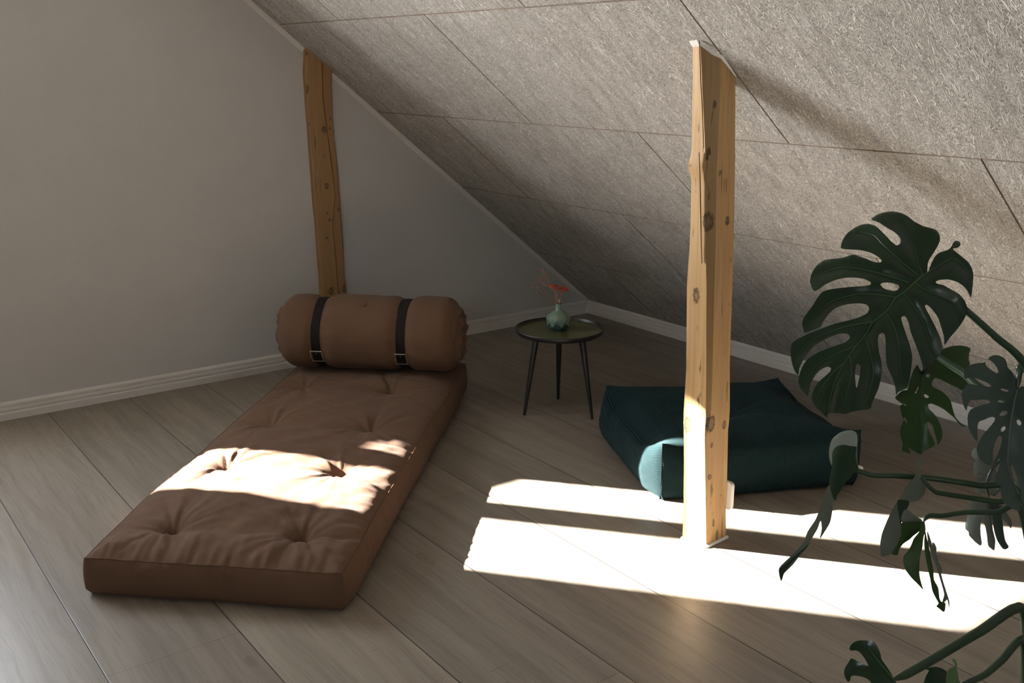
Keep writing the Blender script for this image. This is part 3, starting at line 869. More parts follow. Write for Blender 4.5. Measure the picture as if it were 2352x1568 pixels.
# label sewn into the right-hand corner seam
tp, tn = pq(1, 1, .062), Vector((RM.col[0].x, RM.col[0].y, 0)).normalized()
tn2 = (tn * .95 - vdir * .30).normalized()
b = MB(); tw, th = .024, .026
tq = [tp + tn2 * .000 + Vector((0, 0, th * .55)), tp + tn2 * tw * .8 + Vector((0, 0, th * .33)), tp + tn2 * tw + Vector((0, 0, -th * .62)), tp + tn2 * .002 + Vector((0, 0, -th * .48))]
nv = tn2.cross(Vector((0, 0, 1))).normalized()
b.add([p + nv * .0006 for p in tq] + [p - nv * .0006 for p in tq], [(0, 1, 2, 3), (7, 6, 5, 4), (0, 4, 5, 1), (1, 5, 6, 2), (2, 6, 7, 3), (3, 7, 4, 0)])
tg = b.build('care_tag', M['tagw'], pouf, smooth=False)
cu = bpy.data.curves.new('lettering', 'FONT'); cu.body = 'OYOY'; cu.size = .0068; cu.align_x = 'CENTER'; cu.align_y = 'CENTER'; cu.extrude = .0001
to = bpy.data.objects.new('tmp_text', cu); COL.objects.link(to)
dep = bpy.context.evaluated_depsgraph_get(); tm = bpy.data.meshes.new_from_object(to.evaluated_get(dep)); bpy.data.objects.remove(to)
out = -nv if (-nv).dot(CAMP - tp) > 0 else nv
yv = tn2 * -1 if True else tn2; xv = Vector((0, 0, -1)); 
if xv.cross(yv).dot(out) < 0: xv = -xv
M3 = Matrix((xv, yv, xv.cross(yv))).transposed().to_4x4(); M3.translation = tp + tn2 * .0075 + Vector((0, 0, .001)) + out * .0009
tm.transform(M3); tm.materials.clear(); tm.materials.append(M['ink'])
to = bpy.data.objects.new('lettering', tm); COL.objects.link(to); to.parent = tg; to.matrix_parent_inverse = parent_inv(tg)

# ------------------------------------------------------------------ side table
TC = Vector((1.196, 1.222, 0)); TH = .345
tab = thing('side_table', TC, 'small round three-legged side table with black legs and an olive tray top', 'table')
b = MB(); b.lathe([(.0, -.016), (.150, -.016), (.170, -.0145), (.176, -.010), (.178, -.002), (.1785, .0045), (.1775, .006), (.1755, .006), (.1745, .0035), (.1735, -.002), (.172, -.0045)], 96, TC + Vector((0, 0, TH)), cap=False); b.build('tray_rim', M['black'], tab, ang=40)
b = MB(); b.lathe([(.1725, -.0042), (.165, -.0058), (.0005, -.0060)], 96, TC + Vector((0, 0, TH))); b.build('tray_top', M['olive'], tab)
for fx, fy in ((1.346, 1.187), (1.107, 1.109), (1.155, 1.386)):
    f = Vector((fx, fy, 0)); tpv = TC + (f - TC) * .66; tpv.z = TH - .014
    b = MB(); b.tube([f + Vector((0, 0, .0005)), f.lerp(tpv, .04), f.lerp(tpv, .35), f.lerp(tpv, .7), tpv], [.0058, .0062, .0088, .0118, .0140], 20); b.build('leg', M['black'], tab, ang=40)
    
# vase with a zigzag facet relief
VC = Vector((1.196, 1.214, TH - .006))
vas = thing('vase', VC, 'round sage-green faceted bud vase holding dried flowers on the side table', 'vase')
prof = [(.0005, 0), (.026, 0), (.031, .003), (.0405, .014), (.0465, .029), (.0478, .042), (.0445, .056), (.036, .068), (.023, .0765), (.0145, .082), (.0112, .090), (.0105, .100), (.0108, .107), (.0122, .1095), (.0108, .1105), (.0085, .109), (.008, .098)]
NV, zz = 48, 8
def tri(j): 
    f = (j * zz / NV) % 1.0; return abs(f * 2 - 1) * 2 - 1
rs = []
for i, (r, z) in enumerate(prof):
    k = max(0, 1 - abs(z - .036) / .034); 
    rs.append([(VC.x + (r + .0018 * k * (tri(j) if i % 2 else -tri(j))) * math.cos(2 * PI * j / NV), VC.y + (r + .0018 * k * (tri(j) if i % 2 else -tri(j))) * math.sin(2 * PI * j / NV), VC.z + z + .0105 * k * tri(j)) for j in range(NV)])
b = MB()
n = NV; b.v = [tuple(p) for r in rs for p in r]
for i in range(len(rs) - 1):
    for j in range(n):
        k = (j + 1) % n; b.f.append([i * n + j, i * n + k, (i + 1) * n + k, (i + 1) * n + j]); b.m.append(1 if i < 4 else (2 if i > 13 else 0))
b.build('body', [M['glaze1'], M['glaze2'], M['hole']], vas, ang=24)

# dried flowers standing in the vase
VT = VC + Vector((0, 0, .104))
camr = Vector((RM.col[0].x, RM.col[0].y, 0)).normalized()
def vp(px, py, dd=0):      # point in the vertical plane of the vase, dd metres towards the viewer
    r = ray(px, py); t = ((VC - CAMP).dot(vdir) - dd) / r.dot(vdir); return CAMP + r * t
def curve3(a, m_, c, n=10):
    return [a * (1 - t) ** 2 + m_ * 2 * t * (1 - t) + c * t * t for t in [k / n for k in range(n + 1)]]
def yarrow(name_lab, heads, foot, seedv):
    random.seed(seedv)
    t = thing('dried_flower', VT, name_lab, 'flower', 'dried flowers in the vase')
    b = MB(); fb = MB()
    hc = Vector((0, 0, 0))
    for h in heads: hc += h[0]
    hc /= len(heads)
    node = VT.lerp(hc, .62) + Vector((0, 0, .004))
    b.tube(curve3(foot, VT.lerp(node, .4), node), .0011, 6)
    for (c, rad, k) in heads:
        for q in range(k):
            a = random.random() * 2 * PI; r = rad * math.sqrt(random.random())
            p = c + Vector((math.cos(a) * r, math.sin(a) * r, random.uniform(-.003, .004) - .25 * r))
            fb.ball(p, random.uniform(.0020, .0036), 6, sc=(1, 1, .8))
        for q in range(5):
            a = q * 2 * PI / 5; p = c + Vector((math.cos(a) * rad * .6, math.sin(a) * rad * .6, -.004))
            b.tube(curve3(node, node.lerp(p, .5) + Vector((0, 0, .003)), p, 5), .0007, 5)
    b.build('stem', M['stem'], t); fb.build('flower_head', M['petal'], t, ang=180)
yarrow('dried flower with the left-hand flat rust-red head, standing upright in the vase', [(vp(1272, 654, .0), .016, 95), (vp(1279, 660, .012), .010, 45)], VT + Vector((0, 0, -.06)), 3)
yarrow('dried flower with the right-hand flat rust-red head, standing upright in the vase', [(vp(1294, 660, .0), .014, 85), (vp(1300, 664, .006), .009, 40), (vp(1288, 663, .01), .008, 30)], VT + Vector((.003, 0, -.06)), 5)
def sprig(lab, path, twigs, seedv):
    random.seed(seedv)
    t = thing('dried_sprig', VT, lab, 'twig', 'dried flowers in the vase')
    b = MB(); fb = MB()
    pts = [VT + Vector((0, 0, -.055)), VT + Vector((0, 0, .0))] + [vp(*p) for p in path]
    b.tube(pts, [.0010] * (len(pts) - 1) + [.0004], 6)
    for a, c in twigs:
        A, Cc = vp(*a), vp(*c); b.tube(curve3(A, A.lerp(Cc, .5) + Vector((0, 0, .003)), Cc, 6), .00055, 5)
        for k in range(7):
            fb.ball(Cc + Vector((random.uniform(-.004, .004), random.uniform(-.004, .004), random.uniform(-.004, .004))), random.uniform(.0008, .0016), 5)
    b.build('stem', M['stem'], t); fb.build('seed_head', M['sprig'], t, ang=180)
sprig('dried sprig leaning far left out of the vase, low over the table', [(1265, 686), (1250, 676), (1240, 668), (1228, 660)], [((1250, 676), (1232, 672)), ((1243, 671), (1234, 660)), ((1236, 665), (1222, 658)), ((1257, 680), (1247, 674)), ((1228, 660), (1223, 659)), ((1255, 679), (1254, 672))], 11)
sprig('dried sprig reaching left at mid height, level with the rust-red flower heads', [(1274, 682), (1271, 664), (1261, 658), (1250, 652), (1238, 645)], [((1250, 652), (1236, 642)), ((1258, 657), (1246, 652)), ((1243, 648), (1234, 648)), ((1262, 658), (1252, 656))], 12)
sprig('tallest dried sprig in the vase, rising above the rust-red flower heads', [(1276, 680), (1271, 662), (1262, 648), (1257, 636), (1250, 626)], [((1260, 643), (1244, 640)), ((1258, 638), (1249, 631)), ((1254, 632), (1246, 620)), ((1250, 626), (1247, 617)), ((1256, 636), (1250, 634)), ((1261, 644), (1241, 639))], 13)
t = MB(); t.tube([VT + Vector((0, 0, -.05)) + camr * .003, VT + camr * .0035 + Vector((0, 0, .004)), vp(1284, 687.5, .004)], .0012, 8)
tag(t.build('dried_stalk', M['stalk']), 'short pale cut stalk standing in the mouth of the vase', 'twig', 'dried flowers in the vase')

# ------------------------------------------------------------------ monstera at the right
def tf(ox, oy, k, pts): return [(ox + x / k, oy + y / k) for x, y in pts]
def TA(p): return tf(1750, 450, 3.907, p)
def TB(p): return tf(2052, 780, 5.227, p)
def TD(p): return tf(1760, 960, 3.2675, p)
def TF(p): return tf(1960, 1060, 4.355, p)
def TH_(p): return tf(2152, 980, 5.225, p)
def TI(p): return tf(1900, 1400, 5.204, p)
def crom(pts, n=3, closed=True):
    out = []; N = len(pts)
    for i in range(N if closed else N - 1):
        p0, p1, p2, p3 = (pts[(i + k) % N] if closed else pts[max(0, min(N - 1, i + k))] for k in (-1, 0, 1, 2))
        for s in range(n):
            t = s / n
            q = []
            for a, b_, c, d in zip(p0, p1, p2, p3):
                m1, m2 = (c - a) * .38, (d - b_) * .38
                q.append((2 * t ** 3 - 3 * t * t + 1) * b_ + (t ** 3 - 2 * t * t + t) * m1 + (-2 * t ** 3 + 3 * t * t) * c + (t ** 3 - t * t) * m2)
            out.append(tuple(q))
    if not closed: out.append(pts[-1])
    return out
def inside(p, poly):
    x, y = p; c = False; j = len(poly) - 1
    for i in range(len(poly)):
        xi, yi = poly[i]; xj, yj = poly[j]
        if (yi > y) != (yj > y) and x < (xj - xi) * (y - yi) / (yj - yi) + xi: c = not c
        j = i
    return c
def dseg(p, poly):
    best = 1e9
    for a, b_ in zip(poly, poly[1:]):
        ax, ay = a; dx, dy = b_[0] - ax, b_[1] - ay; L2 = dx * dx + dy * dy
        t = 0 if L2 == 0 else max(0, min(1, ((p[0] - ax) * dx + (p[1] - ay) * dy) / L2))
        best = min(best, math.hypot(p[0] - ax - t * dx, p[1] - ay - t * dy))
    return best
class Leaf:
    """a leaf blade: its outline laid on a tilted, folded surface with real thickness"""
    def __init__(s, d0, c, N, rib=None, veins=(), fold=.0, droop=.0, vein_k=.0, wav=.004, seed=0, bow=0.0, axis=None):
        s.c, s.rib, s.veins, s.fold, s.droop, s.vk, s.wav, s.seed = c, rib, veins, fold, droop, vein_k, wav, seed
        s.N = Vector(N).normalized(); s.d0 = d0
        s.P0 = Vector(((c[0] - W / 2) / F, -(c[1] - H / 2) / F, -1)) * d0
        s.px = d0 / F
        s.bow, s.axis = bow, axis
    def t(s, p):
        r = Vector(((p[0] - W / 2) / F, -(p[1] - H / 2) / F, -1))
        t = s.P0.dot(s.N) / r.dot(s.N)
        d = 0.0
        if s.rib:
            m_ = dseg(p, s.rib) * s.px
            d += -s.fold * m_ * math.exp(-m_ / .05) + s.droop * m_ * m_
        if s.veins:
            v = min(dseg(p, q) for q in s.veins) * s.px
            d -= s.vk * (1 - math.exp(-(v / .008) ** 1.3))
        if s.axis:
            a, b_ = s.axis; L = math.hypot(b_[0] - a[0], b_[1] - a[1])
            w_ = ((p[0] - a[0]) * (b_[1] - a[1]) - (p[1] - a[1]) * (b_[0] - a[0])) / L * s.px
            d += s.bow * w_ * w_
        d += s.wav * noise.noise(Vector((p[0] * .012, p[1] * .012, s.seed)))
        return t + d
    def pt(s, p, off=0.0): return at_depth(p[0], p[1], s.t(p) + off)
def blade(mb, L, outline, holes=(), step=9, flip=False, n=3, off=0.0, thick=.0007):
    ol = crom(outline, n); hs = [crom(h, 3) for h in holes]
    pts, edges = [], []
    for loop in [ol] + hs:
        b0 = len(pts); pts += [Vector(p) for p in loop]
        edges += [(b0 + i, b0 + (i + 1) % len(loop)) for i in range(len(loop))]
    xs, ys = [p[0] for p in ol], [p[1] for p in ol]
    y = min(ys); k = 0
    while y < max(ys):
        x = min(xs) + (step / 2 if k % 2 else 0)
        while x < max(xs):
            p = (x + random.uniform(-1, 1), y + random.uniform(-1, 1))
            if inside(p, ol) and not any(inside(p, h) for h in hs) and min([dseg(p, ol + ol[:1])] + [dseg(p, h + h[:1]) for h in hs]) > step * .35: pts.append(Vector(p))
            x += step
        y += step * .87; k += 1
    vo, eo, fo, *_ = geometry.delaunay_2d_cdt(pts, edges, [], 0, 1e-4)
    tris = []
    for f in fo:
        c = ((vo[f[0]].x + vo[f[1]].x + vo[f[2]].x) / 3, (vo[f[0]].y + vo[f[1]].y + vo[f[2]].y) / 3)
        if inside(c, ol) and not any(inside(c, h) for h in hs): tris.append(tuple(f))
    used = sorted({i for f in tris for i in f}); mp = {v: i for i, v in enumerate(used)}
    front = [L.pt(vo[i], off) for i in used]; back = [L.pt(vo[i], off + thick) for i in used]
    nv = len(used); tr = [tuple(mp[i] for i in f) for f in tris]
    ec = {}
    for f in tr:
        for a, b_ in ((f[0], f[1]), (f[1], f[2]), (f[2], f[0])): ec[(a, b_)] = 1
    rim = [(a, b_) for (a, b_) in ec if (b_, a) not in ec]
    m0, m1 = (1, 0) if flip else (0, 1)
    b0 = mb.add(front + back, [], 0)
    for f in tr:
        mb.f.append([b0 + i for i in f]); mb.m.append(m0)
        mb.f.append([b0 + nv + i for i in f[::-1]]); mb.m.append(m1)
    for a, b_ in rim: mb.f.append([b0 + b_, b0 + a, b0 + nv + a, b0 + nv + b_]); mb.m.append(m1)
def vein(L, pts, r0, r1, off=-.0018, n=6):
    q = crom(pts, 5, False); b_ = MB(); N = len(q)
    b_.tube([L.pt(p, off + .0006) for p in q], [(r0 + (r1 - r0) * i / (N - 1)) for i in range(N)], n); return b_

STEM0 = at_depth(2478, 1010, 1.40)
SX, SY = STEM0.x, STEM0.y
plant = thing('monstera_plant', (SX, SY, 0), 'large potted monstera plant reaching into the right side, with split leaves on long stalks', 'plant')
def stem_pt(z): return Vector((SX + .02 * math.sin(z * 5), SY + .02 * math.cos(z * 4), z))
b = MB(); b.lathe([(.0, .001), (.105, .001), (.112, .006), (.148, .235), (.156, .238), (.157, .272), (.150, .276), (.143, .272), (.140, .24), (.0, .24)], 48, (SX, SY, 0), cap=False); b.build('pot', M['pot'], plant)
b = MB(); b.lathe([(.141, .243), (.10, .250), (.001, .254)], 40, (SX, SY, 0)); b.build('soil', M['soil'], plant)
b = MB(); b.tube([stem_pt(.22 + .05 * k) for k in range(19)], [.017 + .0025 * math.sin(k * 2.4) - .0003 * k for k in range(19)], 14); b.build('stem', M['bark'], plant)
def petiole(pts, d, r, node_z, name='petiole'):
    """pts: leaf end first; d: distance at the leaf end; runs to the main stem"""
    e = stem_pt(node_z); ex, ey = proj(e); de = (RM.transposed() @ (e - CAMP)).z * -1
    q = crom(pts + [(ex, ey)], 6, False)
    tot = [0]
    for a, c in zip(q, q[1:]): tot.append(tot[-1] + math.hypot(c[0] - a[0], c[1] - a[1]))
    P = [at_depth(p[0], p[1], d + (de - d) * (k / tot[-1])) for p, k in zip(q, tot)]
    b = MB(); N = len(P); b.tube(P, [r * (.82 + .45 * (i / (N - 1)) ** 2) * min(1, .3 + .14 * i) for i in range(N)], 12)
    return b.build(name, M['petiole'], plant)

random.seed(21)
# --- the big leaf
OUT = TA([(1485, 680), (1490, 600), (1515, 550), (1560, 480), (1598, 400), (1588, 335), (1550, 297), (1450, 270), (1370, 230), (1310, 183), (1250, 152), (1180, 138), (1110, 143), (1040, 165), (980, 208),
 (1050, 238), (1130, 290), (1200, 332), (1240, 378), (1243, 420), (1215, 442), (1180, 425), (1120, 365), (1065, 308), (1020, 270), (960, 250), (900, 255), (840, 280), (770, 330), (725, 395), (708, 465),
 (760, 478), (850, 482), (930, 495), (1000, 520), (1060, 560), (1075, 585), (1055, 597), (1000, 590), (930, 560), (870, 540), (825, 525), (780, 535), (720, 555), (640, 562), (560, 575), (490, 625), (445, 700), (432, 770), (450, 830), (475, 853),
 (520, 830), (560, 800), (640, 760), (740, 735), (830, 732), (920, 745), (975, 775), (970, 797), (900, 808), (800, 815), (700, 825), (600, 840), (540, 862), (500, 910), (450, 990), (390, 1070), (362, 1130), (370, 1190), (388, 1228),
 (450, 1205), (520, 1178), (555, 1120), (600, 1060), (660, 1005), (760, 972), (870, 963), (940, 975), (962, 1010), (945, 1050), (880, 1085), (780, 1115), (640, 1150), (540, 1187), (450, 1222), (350, 1267), (270, 1320), (258, 1400), (265, 1480), (290, 1560), (325, 1605),
 (338, 1540), (372, 1470), (420, 1400), (480, 1335), (600, 1270), (700, 1235), (770, 1238), (790, 1270), (750, 1310), (640, 1350), (520, 1395), (420, 1455), (375, 1510), (350, 1560), (332, 1620), (328, 1670), (345, 1727), (380, 1767), (410, 1792),
 (425, 1745), (440, 1680), (480, 1607), (530, 1557), (590, 1530), (620, 1543), (610, 1577), (560, 1622), (510, 1667), (475, 1717), (452, 1780), (450, 1827), (470, 1877), (520, 1927), (570, 1977), (588, 1993), (583, 1962), (610, 1947), (680, 1948), (750, 1955), (800, 1937), (880, 1922), (975, 1907),
 (985, 1867), (1010, 1807), (1045, 1727), (1070, 1627), (1078, 1557), (1070, 1480), (1052, 1400), (1040, 1300), (1050, 1248), (1075, 1228), (1100, 1240), (1110, 1300), (1112, 1400), (1115, 1487), (1135, 1557), (1170, 1627), (1195, 1707), (1205, 1785), (1222, 1760), (1260, 1742), (1305, 1717),
 (1325, 1647), (1340, 1547), (1350, 1447), (1343, 1400), (1325, 1330), (1290, 1230), (1258, 1130), (1250, 1092), (1275, 1076), (1298, 1095), (1320, 1150), (1335, 1220), (1370, 1310), (1400, 1390), (1430, 1480), (1442, 1520), (1452, 1567),
 (1500, 1517), (1560, 1467), (1600, 1417), (1617, 1380), (1618, 1340), (1600, 1270), (1560, 1180), (1520, 1100), (1482, 1030), (1463, 988), (1482, 976), (1530, 1020), (1580, 1090), (1610, 1180), (1633, 1260), (1640, 1338), (1680, 1280), (1740, 1210), (1800, 1130), (1835, 1060), (1845, 1010), (1820, 940), (1770, 880),
 (1700, 840), (1630, 800), (1573, 787), (1560, 769), (1600, 752), (1680, 750), (1760, 775), (1820, 820), (1855, 870), (1876, 912), (1890, 820), (1898, 720), (1885, 650), (1850, 590), (1790, 540), (1740, 500), (1715, 472), (1755, 465), (1782, 440), (1775, 412), (1745, 400), (1718, 418), (1700, 455), (1665, 485), (1600, 505), (1555, 540), (1522, 600), (1497, 668)])
HO = [TA([(1065, 790), (1095, 777), (1160, 779), (1215, 795), (1233, 822), (1210, 846), (1175, 851), (1110, 836), (1075, 812)]), TA([(845, 1520), (868, 1506), (886, 1530), (880, 1600), (864, 1677), (850, 1722), (842, 1690), (836, 1600)])]
RIB = TA([(1450, 710), (1380, 770), (1280, 860), (1200, 915), (1120, 1030), (1000, 1130), (930, 1240), (850, 1340), (780, 1440), (740, 1500), (650, 1680), (605, 1860), (588, 1975)])
VA = [TA(v) for v in ([(1440, 700), (1400, 600), (1360, 450), (1250, 250)], [(1405, 715), (1250, 590), (1080, 430), (1000, 350), (850, 320)], [(1320, 775), (1000, 680), (720, 640), (520, 700)], [(1195, 905), (1000, 880), (850, 880), (600, 960), (420, 1150)], [(1000, 1130), (750, 1170), (450, 1290), (300, 1450)],
 [(850, 1340), (700, 1400), (500, 1510), (380, 1680)], [(740, 1500), (640, 1580), (520, 1740), (490, 1830)], [(1450, 710), (1560, 640), (1720, 560), (1860, 680)], [(1380, 780), (1440, 830), (1600, 900), (1720, 960), (1780, 1080)], [(1270, 875), (1350, 970), (1440, 1120), (1500, 1300), (1560, 1430)], [(1110, 1045), (1190, 1180), (1225, 1330), (1245, 1600)], [(930, 1260), (970, 1400), (1000, 1600), (930, 1850)], [(790, 1430), (800, 1600), (730, 1900)])]
LA = Leaf(1.30, TA([(1100, 1000)])[0], (-.10, .50, 1), RIB, [RIB] + VA, .30, 3.6, .0060, .008, 3)
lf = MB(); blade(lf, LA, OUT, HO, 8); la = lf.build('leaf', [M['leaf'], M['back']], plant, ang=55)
vb = vein(LA, RIB, .0017, .0006)
for v in VA:
    q = vein(LA, v, .0008, .0003, -.0016); vb.add(q.v, q.f)
vb.build('midrib', M['rib'], la)
petiole([(2121, 634), (2170, 672), (2222, 715), (2290, 776), (2352, 834)], 1.315, .0050, .86)

# --- fresh green leaf half hidden behind the big one
OUT = TB([(340, 380), (430, 250), (560, 130), (680, 82), (790, 68), (870, 80), (925, 105), (910, 170), (905, 240), (918, 292), (880, 350), (850, 356), (790, 312), (700, 287), (640, 268), (590, 262), (640, 300), (760, 350), (850, 408), (905, 480), (950, 528), (880, 555), (822, 607), (760, 570), (690, 540), (610, 500), (540, 466), (495, 463), (462, 520), (472, 562), (520, 590), (570, 612), (640, 670), (688, 735), (705, 800), (730, 890), (755, 940), (800, 990), (870, 1045), (820, 1035), (770, 990), (735, 940), (680, 895), (600, 830), (520, 790), (455, 766), (417, 780), (430, 830), (470, 870), (520, 930), (568, 1030), (590, 1110), (576, 1200), (532, 1265), (520, 1200), (495, 1120), (470, 1030), (430, 990), (402, 995), (430, 1090), (470, 1180), (500, 1258), (420, 1312), (360, 1342), (338, 1375), (290, 1360), (230, 1325), (180, 1290), (205, 1362), (150, 1350), (105, 1330), (110, 1250), (82, 1130), (82, 1070), (110, 1000), (140, 930), (170, 1010), (110, 930), (78, 800), (130, 770), (160, 795), (100, 765), (20, 700), (60, 650), (110, 610), (170, 600), (190, 520), (215, 430), (250, 350), (290, 300)])
HB = [TB(h) for h in ([(388, 430), (415, 407), (440, 425), (430, 450), (402, 452)], [(366, 662), (390, 655), (426, 682), (410, 700), (380, 690)], [(262, 640), (280, 582), (303, 557), (295, 600), (272, 635)])]
RIB = TB([(350, 420), (342, 600), (338, 800), (336, 1000), (334, 1200), (334, 1350)])
VB = [TB(v) for v in ([(350, 460), (520, 330), (800, 180)], [(345, 520), (600, 420), (860, 520)], [(345, 640), (520, 680), (700, 880)], [(340, 850), (450, 950), (550, 1150)], [(345, 500), (230, 650), (80, 700)], [(340, 700), (230, 850), (110, 1000)], [(338, 900), (260, 1000), (180, 1250)])]
LB = Leaf(1.62, (2118, 960), (.15, .10, 1), RIB, [RIB] + VB, .30, 1.6, .004, .012, 8)
lf = MB(); blade(lf, LB, OUT, HB, 9); o = lf.build('leaf', [M['leafb'], M['back2']], plant, ang=55); o['label'] = 'fresh bright green leaf'
vein(LB, RIB, .0015, .0005).build('midrib', M['rib'], o)
petiole([(2119, 862), (2132, 830), (2150, 818), (2180, 836), (2215, 858), (2270, 900)], 1.63, .0058, .90)

# --- dusty grey-green leaf at the frame edge
OUT = TB([(1480, 600), (1482, 500), (1460, 440), (1420, 380), (1372, 330), (1360, 270), (1330, 220), (1270, 190), (1210, 185), (1160, 205), (1128, 245), (1100, 272), (1020, 280), (940, 295), (880, 330), (850, 390), (850, 440), (868, 472), (920, 448), (1000, 465), (1090, 500), (1150, 530), (1175, 560), (1130, 563), (1050, 552), (980, 542), (930, 532), (880, 542), (840, 600), (820, 660), (840, 780), (876, 850), (892, 790), (922, 728), (1000, 722), (1100, 718), (1150, 730), (1168, 750), (1130, 768), (1080, 775), (1010, 800), (940, 830), (900, 882), (890, 950), (900, 1050), (940, 1140), (1005, 1220), (1006, 1100), (1022, 992), (1090, 960), (1160, 930), (1210, 930), (1220, 960), (1180, 1020), (1120, 1090), (1050, 1180), (1010, 1270), (1000, 1330), (1030, 1420), (1090, 1480), (1160, 1512), (1192, 1480), (1195, 1420), (1196, 1330), (1215, 1250), (1258, 1160), (1290, 1150), (1305, 1200), (1282, 1290), (1250, 1380), (1210, 1450), (1170, 1560), (1130, 1690), (1160, 1640), (1215, 1540), (1260, 1440), (1285, 1430), (1285, 1480), (1250, 1580), (1218, 1680), (1240, 1730), (1288, 1760), (1290, 1850), (1330, 1960), (1400, 2010), (1452, 2035), (1440, 1950), (1452, 2030), (1500, 2050), (1530, 2040), (1500, 1950), (1475, 1800), (1440, 1650), (1412, 1540), (1405, 1505), (1432, 1503), (1455, 1560), (1485, 1650), (1525, 1800), (1562, 1950), (1590, 2050), (1650, 2000), (1700, 1800), (1720, 1600), (1790, 1500), (1790, 1350), (1840, 1200), (1830, 1000), (1800, 800), (1740, 650), (1640, 570), (1540, 560)])
HC = [TB(h) for h in ([(1142, 235), (1190, 268), (1240, 330), (1262, 395), (1230, 397), (1170, 360), (1122, 322), (1105, 282)], [(1285, 592), (1330, 590), (1382, 612), (1370, 626), (1320, 615)], [(1250, 735), (1300, 717), (1350, 735), (1320, 756), (1272, 750)], [(1275, 890), (1320, 856), (1368, 862), (1360, 895), (1312, 915), (1280, 910)], [(1480, 970), (1510, 953), (1537, 1000), (1520, 1030), (1490, 1012)], [(1290, 1070), (1330, 1035), (1347, 1060), (1325, 1096), (1296, 1102)])]
RIB = TB([(1485, 600), (1462, 680), (1440, 800), (1412, 950), (1395, 1100), (1380, 1300), (1372, 1480), (1420, 1650), (1500, 1850)])
VC_ = [TB(v) for v in ([(1480, 610), (1300, 450), (1200, 250)], [(1478, 625), (1200, 520), (900, 400)], [(1470, 660), (1200, 640), (870, 640)], [(1440, 770), (1150, 830), (950, 950)], [(1400, 930), (1200, 1080), (1080, 1350)], [(1385, 1150), (1320, 1400), (1260, 1650)], [(1450, 750), (1600, 900), (1750, 950)], [(1410, 950), (1560, 1150), (1700, 1400)])]
LC = Leaf(1.42, (2310, 1000), (.35, .18, 1), RIB, [RIB] + VC_, .25, 1.4, .0035, .010, 14)
lf = MB(); blade(lf, LC, OUT, HC, 9); o = lf.build('leaf', [M['leafg'], M['back']], plant, ang=55); o['label'] = 'dusty grey-green leaf'
vein(LC, RIB, .0017, .0006).build('midrib', M['back'], o)
petiole([(2336, 894), (2339, 872), (2346, 850), (2380, 856)], 1.42, .0045, .84)
b = MB(); c = at_depth(2341, 845, 1.44); b.ball(c, .0052, 12, sc=(1, 1, 1.2)); b.build('node', M['petiole'], plant)

# --- curled leaf hanging over the cushion
RB = TD([(690, 385), (600, 470), (520, 580), (400, 800), (250, 1000), (105, 1200)])
LD = Leaf(1.52, (1900, 1100), (.25, .35, 1), None, (), .0, .0, .0, .012, 4, bow=12.0, axis=(TD([(690, 385)])[0], TD([(105, 1200)])[0]))
LD2 = Leaf(1.50, (1930, 1060), (-.35, .45, 1), None, (), 0, 0, 0, .004, 5, bow=14.0, axis=(TD([(600, 200)])[0], TD([(520, 620)])[0]))
lf = MB()
blade(lf, LD, TD([(500, 150), (560, 105), (630, 90), (675, 108), (686, 160), (682, 220), (685, 300), (690, 380), (640, 330), (600, 290), (540, 270), (500, 300), (493, 362), (475, 310), (470, 250), (480, 195)]), (), 8, flip=True, off=.016)
blade(lf, LD2, TD([(495, 262), (520, 217), (575, 200), (640, 210), (678, 218), (670, 280), (683, 360), (692, 385), (660, 410), (620, 450), (560, 540), (532, 580), (520, 622), (500, 590), (480, 530), (471, 480), (480, 420), (494, 350)]), (), 8)
blade(lf, LD, TD([(470, 500), (440, 570), (400, 680), (370, 760), (310, 850), (280, 930), (200, 1020), (110, 1105), (93, 1140), (100, 1190), (113, 1222), (130, 1170), (200, 1100), (260, 1020), (310, 960), (350, 890), (385, 830), (408, 770), (416, 830), (402, 905), (440, 850), (480, 780), (495, 700), (502, 620), (535, 560), (590, 490), (650, 415), (600, 430), (545, 465), (505, 520)]), (), 8, flip=True, off=.012)
blade(lf, LD, TD([(113, 1222), (93, 1140), (140, 1100), (230, 1020), (300, 960), (330, 930), (290, 990), (200, 1075), (140, 1150)]), (), 8, off=.006)
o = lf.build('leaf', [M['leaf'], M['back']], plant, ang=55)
petiole([(1956, 1077), (1968, 1080), (1985, 1085), (2007, 1091), (2060, 1092), (2150, 1099), (2250, 1114), (2340, 1130)], 1.51, .0046, .64)

# --- twisted leaf below the long stalk
LE = Leaf(1.46, (2080, 1180), (.4, .3, 1), None, (), 0, 0, 0, .010, 6, bow=14.0, axis=(TD([(1150, 450)])[0], TD([(880, 1030)])[0]))
LE2 = Leaf(1.45, (2080, 1150), (-.2, .6, 1), None, (), 0, 0, 0, .004, 7)
lf = MB()
blade(lf, LE, TD([(1120, 318), (1140, 306), (1168, 306), (1166, 330), (1152, 358), (1152, 400), (1168, 455), (1195, 466), (1198, 512), (1186, 570), (1150, 608), (1110, 626), (1060, 624), (1020, 608), (988, 618), (1000, 598), (1040, 530), (1078, 476), (1108, 448), (1126, 400), (1126, 355)]), (), 7, flip=True)
blade(lf, LE2, TD([(985, 618), (1030, 612), (1075, 628), (1052, 690), (1024, 750), (1008, 800), (998, 740), (988, 680)]), (), 7, off=-.004)
blade(lf, LE, TD([(986, 625), (996, 690), (1006, 760), (1018, 800), (1012, 860), (1002, 920), (975, 985), (942, 1014), (915, 1030), (880, 1038), (860, 1030), (855, 980), (856, 930), (870, 860), (910, 760), (950, 680)]), (), 7, flip=True)
o = lf.build('leaf', [M['leaf'], M['back']], plant, ang=55)
